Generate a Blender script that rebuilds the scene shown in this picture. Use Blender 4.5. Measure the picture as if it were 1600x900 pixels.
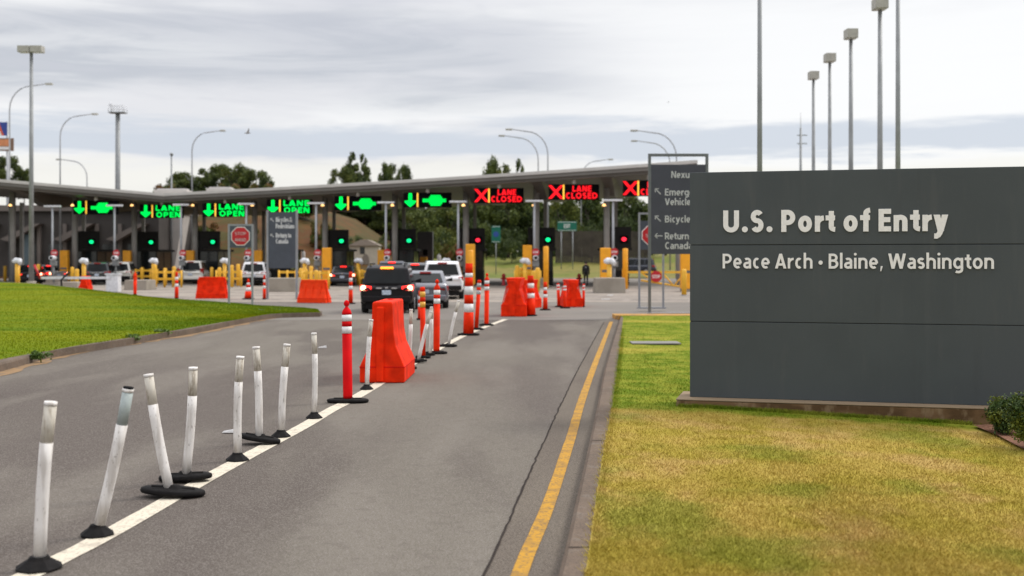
import bpy, math, random
import numpy as np
from mathutils import Vector, Matrix
random.seed(7); rng = np.random.default_rng(7)
S = bpy.context.scene
for o in list(bpy.data.objects): bpy.data.objects.remove(o)
C = S.collection
R = math.radians
H = 1.9            # eye height
F = 1800.0         # focal length in pixels of the 1600 px photo
HY = 405.0         # horizon row

# ------------------------------------------------------------------ camera
cd = bpy.data.cameras.new('camera'); cam = bpy.data.objects.new('camera', cd); C.objects.link(cam)
cam.location = (0, 0, H); cam.rotation_euler = (R(90), 0, 0)
cd.sensor_width = 36; cd.lens = F/1600*36; cd.shift_y = -45/1600
cd.clip_start = .1; cd.clip_end = 4000
cd.dof.use_dof = True; cd.dof.focus_distance = 12.5; cd.dof.aperture_fstop = 1.5; cd.dof.aperture_blades = 7
S.camera = cam

# ------------------------------------------------------------------ exposure, world, sun
S.view_settings.view_transform = 'Standard'
try: S.view_settings.look = 'None'
except Exception: pass
S.view_settings.gamma = 1; S.view_settings.exposure = 0; S.view_settings.use_curve_mapping = False
SUN_EL, SUN_AZ = R(48), R(62)     # azimuth clockwise from the view direction (+Y)
W = bpy.data.worlds.new('World'); S.world = W; W.use_nodes = True
wn, wl = W.node_tree.nodes, W.node_tree.links
wn.clear()
def N(t, **kw):
    n = wn.new(t)
    for k, v in kw.items(): setattr(n, k, v)
    return n
out = N('ShaderNodeOutputWorld'); sky = N('ShaderNodeTexSky', sky_type='NISHITA', sun_disc=False)
sky.sun_elevation = SUN_EL; sky.sun_rotation = SUN_AZ
bg1 = N('ShaderNodeBackground'); bg1.inputs['Strength'].default_value = .12; wl.new(sky.outputs[0], bg1.inputs[0])
tc = N('ShaderNodeTexCoord'); sep = N('ShaderNodeSeparateXYZ'); wl.new(tc.outputs['Generated'], sep.inputs[0])
def M(op, a, b=None, c=None, clamp=False):
    n = N('ShaderNodeMath', operation=op); n.use_clamp = clamp
    for i, v in enumerate((a, b, c)):
        if v is None: continue
        if isinstance(v, (int, float)): n.inputs[i].default_value = v
        else: wl.new(v, n.inputs[i])
    return n.outputs[0]
def mixc(f, a, b):
    n = N('ShaderNodeMix', data_type='RGBA')
    if isinstance(f, (int, float)): n.inputs[0].default_value = f
    else: wl.new(f, n.inputs[0])
    for i, v in ((6, a), (7, b)):
        if isinstance(v, tuple): n.inputs[i].default_value = (*v, 1)
        else: wl.new(v, n.inputs[i])
    return n.outputs[2]
def sstep(x, a, b):
    n = N('ShaderNodeMapRange', interpolation_type='SMOOTHSTEP'); n.clamp = True
    wl.new(x, n.inputs[0]); n.inputs[1].default_value = a; n.inputs[2].default_value = b
    return n.outputs[0]
X_, Y_, Z_ = sep.outputs
mp = N('ShaderNodeCombineXYZ'); wl.new(M('MULTIPLY', X_, 1.5), mp.inputs[0]); wl.new(M('MULTIPLY', Y_, 1.5), mp.inputs[1]); wl.new(M('MULTIPLY', Z_, 13), mp.inputs[2])
def noise(scale, detail, off, rough=.55, dist=.3):
    a = N('ShaderNodeVectorMath', operation='ADD'); wl.new(mp.outputs[0], a.inputs[0]); a.inputs[1].default_value = off
    n = N('ShaderNodeTexNoise'); n.inputs['Scale'].default_value = scale; n.inputs['Detail'].default_value = detail
    n.inputs['Roughness'].default_value = rough; n.inputs['Distortion'].default_value = dist
    wl.new(a.outputs[0], n.inputs['Vector']); return n.outputs[0]
n1 = noise(1.5, 7, (2.3, .4, 1.1)); n2 = noise(3.4, 8, (7.3, 3.1, 5.2), .6); n3 = noise(.8, 3, (1.3, 9.1, 3.2)); n4 = noise(2.3, 9, (4.3, 6.1, 8.2), .62, .9)
el = M('ADD', Z_, M('MULTIPLY', M('SUBTRACT', n2, .5), .055))
elb = M('ADD', Z_, M('MULTIPLY', M('SUBTRACT', n1, .5), .10))
# bright cloud deck, grey bank on the left side of the view, blue-grey band low over the horizon
white = mixc(sstep(n1, .38, .62), (.83, .83, .86), (.97, .97, .975))
graym = M('MULTIPLY', M('MULTIPLY', sstep(elb, .125, .150), M('SUBTRACT', 1.0, sstep(elb, .185, .225))), M('SUBTRACT', 1.0, sstep(X_, -.02, .16)))
c1 = mixc(M('MULTIPLY', graym, M('ADD', .45, M('MULTIPLY', sstep(n4, .36, .60), .5))), white, (.53, .56, .62))
c1 = mixc(M('MULTIPLY', sstep(n4, .48, .64), M('SUBTRACT', .50, M('MULTIPLY', sstep(X_, .0, .2), .28))), c1, (.68, .69, .74))
gtop = M('MULTIPLY', sstep(el, .17, .22), sstep(n3, .40, .60))
c1 = mixc(M('MULTIPLY', gtop, M('SUBTRACT', .45, M('MULTIPLY', sstep(X_, -.1, .15), .35))), c1, (.62, .625, .70))
bright = M('MULTIPLY', sstep(X_, -.02, .22), M('SUBTRACT', 1.0, sstep(el, .19, .225)))
c1 = mixc(M('MULTIPLY', bright, .9), c1, (1.02, 1.02, 1.02))
band = M('MULTIPLY', sstep(el, .082, .092), M('SUBTRACT', 1.0, sstep(el, .108, .122)))
c1 = mixc(M('MULTIPLY', band, .9), c1, (.65, .70, .785))
low = M('SUBTRACT', 1.0, sstep(el, .072, .088))
c1 = mixc(M('MULTIPLY', low, .75), c1, (.95, .93, .87))
# the overcast is brighter overhead than near the horizon
boost = M('ADD', 1.0, M('MULTIPLY', sstep(Z_, .25, .9), 1.15))
bg2 = N('ShaderNodeBackground'); wl.new(c1, bg2.inputs[0]); wl.new(boost, bg2.inputs[1])
mx = N('ShaderNodeMixShader'); mx.inputs[0].default_value = .93
wl.new(bg1.outputs[0], mx.inputs[1]); wl.new(bg2.outputs[0], mx.inputs[2]); wl.new(mx.outputs[0], out.inputs[0])

sd = bpy.data.lights.new('sun', 'SUN'); sd.energy = 2.0; sd.angle = R(14); sd.color = (1, .95, .88)
sun = bpy.data.objects.new('sun', sd); C.objects.link(sun)
dv = Vector((math.sin(SUN_AZ)*math.cos(SUN_EL), math.cos(SUN_AZ)*math.cos(SUN_EL), math.sin(SUN_EL)))
sun.rotation_euler = dv.to_track_quat('Z', 'Y').to_euler(); sun.location = (20, 0, 40)

# ------------------------------------------------------------------ materials
MATS = {}
def mat(name, col, rough=.6, var=.12, scale=6, metal=0, emit=0, col2=None, bump=0, spec=.5, bscale=None, lo=.35, hi=.65, coat=0, detail=5):
    if name in MATS: return MATS[name]
    m = bpy.data.materials.new(name); m.use_nodes = True
    nt = m.node_tree; b = nt.nodes['Principled BSDF']
    g = nt.nodes.new('ShaderNodeNewGeometry')
    n = nt.nodes.new('ShaderNodeTexNoise'); n.inputs['Scale'].default_value = scale; n.inputs['Detail'].default_value = detail
    nt.links.new(g.outputs['Position'], n.inputs['Vector'])
    r = nt.nodes.new('ShaderNodeValToRGB')
    c2 = col2 or tuple(c*(1+var) for c in col); c1_ = col if col2 else tuple(c*(1-var) for c in col)
    r.color_ramp.elements[0].position = lo; r.color_ramp.elements[1].position = hi
    r.color_ramp.elements[0].color = (*c1_, 1); r.color_ramp.elements[1].color = (*c2, 1)
    nt.links.new(n.outputs[0], r.inputs[0]); nt.links.new(r.outputs[0], b.inputs['Base Color'])
    b.inputs['Roughness'].default_value = rough; b.inputs['Metallic'].default_value = metal
    b.inputs['Specular IOR Level'].default_value = spec
    if coat: b.inputs['Coat Weight'].default_value = coat
    if emit:
        b.inputs['Emission Color'].default_value = (*col, 1); b.inputs['Emission Strength'].default_value = emit
    if bump:
        n2_ = nt.nodes.new('ShaderNodeTexNoise'); n2_.inputs['Scale'].default_value = bscale or scale*6; n2_.inputs['Detail'].default_value = 4
        nt.links.new(g.outputs['Position'], n2_.inputs['Vector'])
        bp = nt.nodes.new('ShaderNodeBump'); bp.inputs['Strength'].default_value = bump; bp.inputs['Distance'].default_value = .02
        nt.links.new(n2_.outputs[0], bp.inputs['Height']); nt.links.new(bp.outputs[0], b.inputs['Normal'])
    MATS[name] = m; return m

def layered(name, base, layers, rough=.9, bump=0, bscale=80, spec=.2):
    """base colour, then layers (noise scale, lo, hi, colour, amount, stretch xyz)"""
    m = bpy.data.materials.new(name); m.use_nodes = True
    nt = m.node_tree; b = nt.nodes['Principled BSDF']
    g = nt.nodes.new('ShaderNodeNewGeometry'); prev = None
    for i, (sc, lo, hi, col, amt, st) in enumerate(layers):
        v = nt.nodes.new('ShaderNodeVectorMath'); v.operation = 'MULTIPLY_ADD'; v.inputs[1].default_value = st; v.inputs[2].default_value = (3.7*i, 5.1*i, 1.3*i)
        nt.links.new(g.outputs['Position'], v.inputs[0])
        n = nt.nodes.new('ShaderNodeTexNoise'); n.inputs['Scale'].default_value = sc; n.inputs['Detail'].default_value = 5
        nt.links.new(v.outputs[0], n.inputs['Vector'])
        mr = nt.nodes.new('ShaderNodeMapRange'); mr.interpolation_type = 'SMOOTHSTEP'
        nt.links.new(n.outputs[0], mr.inputs[0]); mr.inputs[1].default_value = lo; mr.inputs[2].default_value = hi; mr.inputs[4].default_value = amt
        x = nt.nodes.new('ShaderNodeMix'); x.data_type = 'RGBA'; nt.links.new(mr.outputs[0], x.inputs[0])
        if prev is None: x.inputs[6].default_value = (*base, 1)
        else: nt.links.new(prev, x.inputs[6])
        x.inputs[7].default_value = (*col, 1); prev = x.outputs[2]
    nt.links.new(prev, b.inputs['Base Color']); b.inputs['Roughness'].default_value = rough
    b.inputs['Specular IOR Level'].default_value = spec
    if bump:
        n = nt.nodes.new('ShaderNodeTexNoise'); n.inputs['Scale'].default_value = bscale; n.inputs['Detail'].default_value = 3
        nt.links.new(g.outputs['Position'], n.inputs['Vector'])
        bp = nt.nodes.new('ShaderNodeBump'); bp.inputs['Strength'].default_value = bump; bp.inputs['Distance'].default_value = .01
        nt.links.new(n.outputs[0], bp.inputs['Height']); nt.links.new(bp.outputs[0], b.inputs['Normal'])
    MATS[name] = m; return m

I3 = (1, 1, 1)
m_asph = layered('asphalt', (.152, .135, .110), [(.22, .42, .58, (.088, .072, .063), .85, (1, .22, 1)), (.9, .45, .66, (.19, .17, .142), .6, (1, .22, 1)), (.45, .55, .66, (.075, .06, .052), .6, (1, .3, 1)),
    (95, .47, .60, (.30, .27, .245), .42, I3), (110, .50, .62, (.045, .038, .034), .55, I3), (9, .50, .75, (.105, .088, .077), .35, I3)], rough=.9, bump=.5, bscale=120, spec=.12)
m_plaza = layered('plaza asphalt', (.185, .17, .148), [(.12, .4, .65, (.13, .115, .105), .8, (1, .4, 1)), (.5, .5, .7, (.24, .215, .195), .5, (.4, 1, 1)), (40, .45, .65, (.27, .245, .225), .4, I3)], rough=.9, spec=.12)
m_gutter = layered('gutter asphalt', (.145, .122, .096), [(.8, .4, .65, (.105, .085, .07), .7, (1, .3, 1)), (95, .47, .6, (.28, .25, .22), .42, I3), (110, .5, .62, (.04, .033, .029), .55, I3)], rough=.92, bump=.5, bscale=120, spec=.1)
m_conc = layered('concrete', (.30, .265, .22), [(1.2, .4, .65, (.22, .19, .155), .7, I3), (40, .45, .65, (.36, .33, .28), .4, I3)], rough=.9, bump=.3, bscale=90)
m_kerb = layered('weathered kerb', (.165, .122, .09), [(1.5, .4, .62, (.125, .095, .072), .8, I3), (9, .5, .7, (.20, .17, .14), .5, I3), (70, .45, .65, (.06, .05, .045), .5, I3)], rough=.92, bump=.6, bscale=70)
m_plinth = layered('stained plinth', (.17, .10, .05), [(2.2, .42, .58, (.085, .048, .022), .85, (1, 1, 1.5)), (9, .52, .68, (.28, .20, .12), .6, (1, 1, .5))], rough=.92, bump=.4)
m_plinth_top = layered('plinth top', (.27, .20, .13), [(3, .45, .65, (.24, .18, .12), .7, I3)], rough=.9)
m_white = layered('road paint white', (.62, .56, .45), [(7, .5, .68, (.42, .37, .30), .7, I3), (45, .54, .68, (.25, .21, .17), .7, I3)], rough=.8)
m_yline = layered('road paint yellow', (.47, .245, .022), [(5, .42, .62, (.30, .165, .035), .8, I3), (40, .5, .64, (.14, .10, .06), .7, I3)], rough=.7)
m_ochre = layered('ochre kerb dust', (.27, .17, .085), [(5, .45, .65, (.16, .12, .085), .85, I3)], rough=.9)
m_crack = mat('crack sealant', (.035, .028, .024), .9, spec=.1)
m_yellow = mat('safety yellow', (.85, .36, .008), .45, .08, 3)
m_yellow_pale = mat('pale yellow paint', (.80, .43, .03), .5, .1, 3)
m_orange = mat('orange plastic', (.74, .026, .003), .6, .2, 4, bump=.08, bscale=12, spec=.08)
m_orange2 = mat('bright orange plastic', (.88, .05, .006), .6, .08, 5, spec=.15)
m_redor = mat('red channelizer plastic', (.60, .006, .008), .6, .12, 4, spec=.06)
m_refl = mat('white reflective band', (.74, .73, .72), .4, .08, 30)
m_reflY = mat('yellow reflective band', (.75, .38, .04), .4, .1, 20)
m_reflG = mat('grey reflective band', (.42, .44, .45), .35, .1, 30)
m_post = layered('scuffed white plastic', (.76, .73, .70), [(20, .46, .64, (.54, .50, .46), .8, (1, 1, .15)), (60, .60, .70, (.30, .27, .24), .7, (1, 1, .4))], rough=.6)
m_sleeve = layered('worn reflective sleeve', (.58, .54, .47), [(30, .45, .6, (.32, .27, .21), .75, (1, 1, .2)), (90, .5, .62, (.62, .58, .5), .7, (1, 1, .3))], rough=.7)
m_sleeveg = mat('clean grey sleeve', (.36, .41, .40), .5, .1, 20)
m_rubber = mat('black rubber', (.009, .008, .008), .75, .3, 25, bump=.2, spec=.15)
m_pole = mat('galvanised pole', (.36, .37, .39), .5, .1, 2, metal=.3)
m_poled = mat('weathered lamp pole', (.25, .26, .265), .55, .12, 2, metal=.3)
m_head = mat('lamp housing', (.38, .37, .33), .5, .1, 5)
m_steel = mat('steel frame', (.13, .14, .145), .5, .1, 4, metal=.2)
m_steelL = mat('light steel post', (.27, .28, .30), .5, .1, 4, metal=.2)
m_panel = layered('slate sign panel', (.060, .072, .076), [(1.1, .4, .65, (.053, .064, .068), .8, I3), (9, .55, .75, (.076, .083, .083), .4, (1, 1, .15)), (50, .62, .74, (.1, .1, .1), .3, I3), (1.4, .56, .72, (.10, .108, .106), .14, (5, 5, .35)), (2.2, .60, .72, (.04, .046, .048), .18, (3, 3, .25))], rough=.62, spec=.35, bump=.05, bscale=40)
m_navy = mat('dark guide panel', (.042, .045, .062), .5, .08, 3)
m_navy2 = mat('blue grey guide panel', (.055, .065, .085), .5, .08, 3)
m_letter = mat('ivory lettering', (.79, .79, .775), .5, .04, 30)
m_letter2 = mat('grey lettering', (.52, .53, .54), .5, .04, 30)
m_seam = mat('panel seam', (.012, .013, .014), .8)
m_stopred = mat('stop red', (.48, .010, .018), .45, .06, 5)
m_black = mat('led cabinet', (.004, .004, .005), .8, spec=.05)
m_dark = mat('booth cladding', (.015, .014, .013), .6, .15, 2, spec=.15)
m_dglass = mat('booth glass', (.014, .017, .018), .12, .2, 2)
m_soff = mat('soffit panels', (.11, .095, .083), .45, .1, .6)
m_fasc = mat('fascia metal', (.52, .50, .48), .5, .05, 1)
m_fascd = mat('dark lower fascia', (.17, .16, .15), .55, .05, 1)  # darker grey of the fascia itself, below its pale top lip
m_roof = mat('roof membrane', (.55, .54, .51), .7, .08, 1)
m_colm = mat('canopy column', (.30, .285, .27), .55, .08, 2)
m_green = mat('led green', (.0, 1.0, .10), emit=.95, spec=.0); m_red = mat('led red', (1.0, .012, .02), emit=1.1, spec=.0)
m_amber = mat('led amber', (1.0, .55, .06), emit=.9); m_lampw = mat('warm lamp', (1, .55, .2), emit=2.2)
m_tail = mat('lit tail lamp', (1.0, .018, .012), emit=2.4); m_tailhot = mat('lit brake bulb', (1.0, .50, .28), emit=5)
m_tailoff = mat('tail lens', (.34, .01, .012), .2, .05); m_brakeo = mat('lit top brake lamp', (1, .25, .02), emit=3.5)
m_fix = mat('white fixture', (.66, .67, .70), .4)
m_tyre = mat('tyre rubber', (.012, .012, .012), .8); m_rim = mat('alloy rim', (.4, .4, .42), .35, metal=.7)
m_glass = mat('car glass', (.010, .012, .013), .12, .2, 3, spec=.22); m_trim = mat('black plastic trim', (.012, .011, .012), .6, spec=.15)
m_plate = mat('licence plate', (.45, .52, .62), .5, .25, 30); m_chrome = mat('chrome', (.6, .6, .62), .2, metal=.9)
m_cream = mat('hut siding', (.47, .42, .34), .8, .08, 2); m_hutroof = mat('hut roof', (.28, .23, .19), .8)
m_gsign = mat('green highway sign', (.0, .13, .085), .45)
m_bark = mat('bark', (.06, .045, .035), .9, .3, 5)
m_wood = mat('dark timber fence', (.045, .036, .028), .8, .3, 1)
m_bldg = mat('building wall', (.045, .038, .034), .7, .15, .6); m_bldg2 = mat('building fins', (.15, .125, .11), .7, .1, .6); m_pale = mat('pale stucco', (.44, .41, .385), .8, .06, 1)

# ------------------------------------------------------------------ mesh helpers
class MB:
    def __init__(s): s.v = []; s.f = []; s.mi = []; s.sm = []
    def add(s, vs, fs, mi=0, smooth=False):
        n = len(s.v); s.v += [tuple(v) for v in vs]
        for f in fs: s.f.append(tuple(i+n for i in f)); s.mi.append(mi); s.sm.append(smooth)
    def box(s, x0, x1, y0, y1, z0, z1, mi=0):
        vs = [(x, y, z) for z in (z0, z1) for y in (y0, y1) for x in (x0, x1)]
        s.add(vs, [(0, 2, 3, 1), (4, 5, 7, 6), (0, 1, 5, 4), (2, 6, 7, 3), (0, 4, 6, 2), (1, 3, 7, 5)], mi)
    def tube(s, pts, rad, n=12, mi=0, caps=True, smooth=True, flat=1.0):
        pts = [Vector(p) for p in pts]
        if not hasattr(rad, '__len__'): rad = [rad]*len(pts)
        rings = []
        for i, p in enumerate(pts):
            t = (pts[min(i+1, len(pts)-1)]-pts[max(i-1, 0)])
            t = t.normalized() if t.length > 1e-9 else Vector((0, 0, 1))
            a = Vector((1, 0, 0)) if abs(t.x) < .9 else Vector((0, 0, 1))
            u = (a-t*a.dot(t)).normalized(); w = t.cross(u)
            rings.append([p+(u*math.cos(2*math.pi*k/n)+w*math.sin(2*math.pi*k/n)*flat)*rad[i] for k in range(n)])
        s.loft(rings, mi, caps, smooth)
    def loft(s, rings, mi=0, caps=True, smooth=False):
        n = len(rings[0]); vs = [v for r in rings for v in r]; fs = []
        for i in range(len(rings)-1):
            for k in range(n):
                a = i*n+k; b = i*n+(k+1) % n; fs.append((a, b, b+n, a+n))
        s.add(vs, fs, mi, smooth)
        if caps:
            m = len(s.v)-len(vs)
            s.f.append(tuple(m+k for k in reversed(range(n)))); s.mi.append(mi); s.sm.append(False)
            s.f.append(tuple(m+(len(rings)-1)*n+k for k in range(n))); s.mi.append(mi); s.sm.append(False)
    def lathe(s, prof, c=(0, 0, 0), n=20, mi=0, sx=1, sy=1, smooth=True):
        rings = [[(c[0]+r*sx*math.cos(2*math.pi*k/n), c[1]+r*sy*math.sin(2*math.pi*k/n), c[2]+z) for k in range(n)] for r, z in prof]
        s.loft(rings, mi, True, smooth)
    def prism(s, poly, y0, y1, mi=0):          # polygon in xz, extruded along y
        s.loft([[(x, y0, z) for x, z in poly], [(x, y1, z) for x, z in poly]], mi)
    def build(s, name, mats, parent=None, bevel=0, seg=2):
        me = bpy.data.meshes.new(name); me.from_pydata(s.v, [], s.f)
        for m in (mats if isinstance(mats, (list, tuple)) else [mats]): me.materials.append(m)
        me.polygons.foreach_set('material_index', s.mi); me.polygons.foreach_set('use_smooth', s.sm); me.update()
        import bmesh
        bm = bmesh.new(); bm.from_mesh(me); bmesh.ops.recalc_face_normals(bm, faces=bm.faces); bm.to_mesh(me); bm.free()
        o = bpy.data.objects.new(name, me); C.objects.link(o); o.parent = parent
        if bevel:
            b = o.modifiers.new('bevel', 'BEVEL'); b.width = bevel; b.segments = seg; b.limit_method = 'ANGLE'; b.angle_limit = R(25)
        return o
def tag(o, label=None, cat=None, group=None, kind=None):
    if label: o['label'] = label
    if cat: o['category'] = cat
    if group: o['group'] = group
    if kind: o['kind'] = kind
    return o
def thing(name, label, cat, loc=(0, 0, 0), rz=0, group=None):
    o = bpy.data.objects.new(name, None); C.objects.link(o); o.location = loc; o.rotation_euler = (0, 0, rz)
    o.empty_display_size = .2
    return tag(o, label, cat, group)
def kids(o): return [c for c in C.objects if c.parent == o]
def dup(root, loc, rz, label, group=None, scale=None):
    def rec(o, p):
        c = o.copy(); C.objects.link(c); c.parent = p
        for k in kids(o): rec(k, c)
        return c
    r = rec(root, None); r.location = loc; r.rotation_euler = (0, 0, rz); r['label'] = label
    if group: r['group'] = group
    if scale: r.scale = scale
    return r
def G(px, py, z=0.):
    K = (py-HY)/(H-z); return Vector(((px-800)/K, F/K, z))
def P(px, py, K): return Vector(((px-800)/K, F/K, H+(HY-py)/K))
def B(px, K, z=0.): return Vector(((px-800)/K, F/K, z))
# lettering: a humanist sans drawn as strokes (cap height 1); returns (advance, [polyline or polygon])
def glyph(ch, w):
    h = w/2; X = .72; V = []
    def arc(cx, cy, rx, ry, a0, a1, n=14): return [(cx+rx*math.cos(R(a0+(a1-a0)*k/n)), cy+ry*math.sin(R(a0+(a1-a0)*k/n))) for k in range(n+1)]
    def L(*p): V.append(('l', list(p)))
    def D(x0, y0, x1, y1, ww=None): ww = (ww or w*1.02)/2; V.append(('p', [(x0-ww, y0), (x0+ww, y0), (x1+ww, y1), (x1-ww, y1)]))
    def dot(cx, cy, r): V.append(('p', [(cx+r*math.cos(R(a)), cy+r*math.sin(R(a))) for a in range(0, 360, 24)]))
    def sshape(W, T):
        m = T*.52; yt, yb = T+.01-h, h-.01; ry, rb = (yt-m)/2, (m-yb)/2
        L(*(arc(W/2, m+ry, W/2-h, ry, 30, 268, 18)+arc(W/2, m-rb, W/2-h, rb, 88, -150, 18)))
    if ch == 'U': W = .64; L((h, 1), (h, .34), *arc(W/2, .34, W/2-h, .35-h, 180, 360), (W-h, .34), (W-h, 1))
    elif ch == 'S': W = .52; sshape(W, 1)
    elif ch == 's': W = .42; sshape(W, X)
    elif ch in 'PR':
        W = .56; m = .42; L((h, 0), (h, 1)); L((h, 1-h), (.26, 1-h), *arc(.26, (1-h+m)/2, W-h-.26, (1-h-m)/2, 90, -90), (h, m))
        if ch == 'R': D(W-.0-h*.6, 0, .32, m)
    elif ch == 'B': W = .57; L((h, 0), (h, 1)); L((h, 1-h), (.26, 1-h), *arc(.26, (1-h+.53)/2, W-h-.30, (1-h-.53)/2, 90, -90), (h, .53)); L((.26, .53), *arc(.27, (h+.53)/2, W-h-.27, (.53-h)/2, 90, -90), (h, h))
    elif ch == 'D': W = .64; L((h, 0), (h, 1)); L((h, 1-h), (.22, 1-h), *arc(.22, .5, W-h-.22, .5-h, 90, -90), (h, h))
    elif ch == 'E': W = .47; L((h, 0), (h, 1)); L((h, 1-h), (W, 1-h)); L((h, .52), (W*.94, .52)); L((h, h), (W, h))
    elif ch == 'L': W = .45; L((h, 1), (h, h), (W, h))
    elif ch == 'H': W = .62; L((h, 0), (h, 1)); L((W-h, 0), (W-h, 1)); L((h, .52), (W-h, .52))
    elif ch == 'I': W = w; L((h, 0), (h, 1))
    elif ch == 'T': W = .52; L((W/2, 0), (W/2, 1)); L((0, 1-h), (W, 1-h))
    elif ch == 'O': W = .70; L(*arc(W/2, .5, W/2-h, .51-h, 0, 360, 28))
    elif ch == 'C': W = .58; L(*arc(W/2+.04, .5, W/2+.02-h, .51-h, 52, 308, 22))
    elif ch == 'A': W = .66; D(h, 0, W/2, 1); D(W-h, 0, W/2, 1); L((.16, .27), (W-.16, .27))
    elif ch == 'V': W = .64; D(h, 1, W/2, 0); D(W-h, 1, W/2, 0)
    elif ch == 'W': W = .98; D(h, 1, W*.27, 0); D(W*.27, 0, W*.5, 1); D(W*.5, 1, W*.73, 0); D(W-h, 1, W*.73, 0)
    elif ch == 'X': W = .6; D(h, 1, W-h, 0); D(h, 0, W-h, 1)
    elif ch == 'N': W = .64; L((h, 0), (h, 1)); L((W-h, 0), (W-h, 1)); D(h*1.1, 1, W-h*1.1, 0)
    elif ch == 'o': W = .55; L(*arc(W/2, X/2, W/2-h, X/2+.01-h, 0, 360, 26))
    elif ch == 'e': W = .52; m = X*.48; L((h, m), (W-h*.9, m)); L(*([(W-h, m)]+arc(W/2, X/2, W/2-h, X/2+.01-h, 5, 305, 22)))
    elif ch == 'c': W = .43; L(*arc(W/2+.03, X/2, W/2+.01-h, X/2+.01-h, 55, 305, 18))
    elif ch == 'a': W = .48; L((W-h, 0), (W-h, X-.22), *arc(W/2+.0, X-.22, W/2-h, .23-h, 0, 135)); L(*([(W-h, .43)]+arc(W*.46, .22+.0, W*.46-h, .23-h, 80, 290, 14)+[(W-h, .12)]))
    elif ch == 'r': W = .34; L((h, 0), (h, X)); L((h, X*.45), *arc(W+.02, X*.45, W+.02-h, X*.55+.01-h, 180, 92))
    elif ch == 't': W = .35; L((.10+h, .93), (.10+h, .21), *arc(W+.02, .21, W-.08-h, .22-h, 180, 265, 8)); L((0, X-h*.9), (W, X-h*.9))
    elif ch == 'f': W = .36; L((.10+h, 0), (.10+h, .82), *arc(W+.02, .82, W-.08-h, .24-h, 180, 95, 8)); L((0, X-h*.9), (W, X-h*.9))
    elif ch in 'nh': W = .53; L((h, 0), (h, X if ch == 'n' else 1.06)); L((h, X*.5), *arc(W/2, X-.26, W/2-h, .27-h, 160, 0), (W-h, 0))
    elif ch == 'm':
        W = .82; L((h, 0), (h, X)); q = (W-w)/2
        for k in (0, 1): L((h+k*q, X*.5), *arc(h+k*q+q/2, X-.24, q/2, .25-h, 160, 0), (h+(k+1)*q, 0))
    elif ch == 'u': W = .53; L((h, X), (h, .27), *arc(W/2, .27, W/2-h, .28-h, 180, 340)); L((W-h, 0), (W-h, X))
    elif ch == 'l': W = w; L((h, 0), (h, 1.06))
    elif ch == 'i': W = w*1.1; L((W/2, 0), (W/2, X)); dot(W/2, X+.24, h*1.15)
    elif ch in 'dg':
        W = .56; L(*arc(W/2-.01, X/2, W/2-h-.01, X/2+.01-h, 40, 320, 20)); L((W-h, 0 if ch == 'd' else -.05), (W-h, 1.06 if ch == 'd' else X))
        if ch == 'g': L((W-h, .1), (W-h, -.05), *arc(W/2, -.05, W/2-h, .24-h, 0, -130))
    elif ch == 'y': W = .52; D(h, X, W*.49, 0); D(W-h, X, W*.47, 0, w*.98); L((W*.50, .05), (W*.42, -.08), (W*.33, -.17), (W*.2, -.22), (W*.04, -.215))
    elif ch == 'x': W = .52; D(h, X, W-h, 0); D(h, 0, W-h, X)
    elif ch == '.': W = w*1.2; dot(W/2, h*1.15, h*1.2)
    elif ch == ',': W = w*1.2; V.append(('p', [(W*.15, -.17), (W*.5, -.17), (W*1.0, .17), (W*.35, .17)]))
    elif ch == '\u2022': W = w*2; dot(W/2, .40, h*1.75)
    elif ch == '&': W = .66; L((W, 0), (.18, .68), *arc(.31, .80, .14, .2-h, 180, 0, 8), (.10, .36), *arc(.28, .25, .28-h, .26-h, 170, 330, 10), (W, .48))
    else: W = .22
    return W, V
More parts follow.
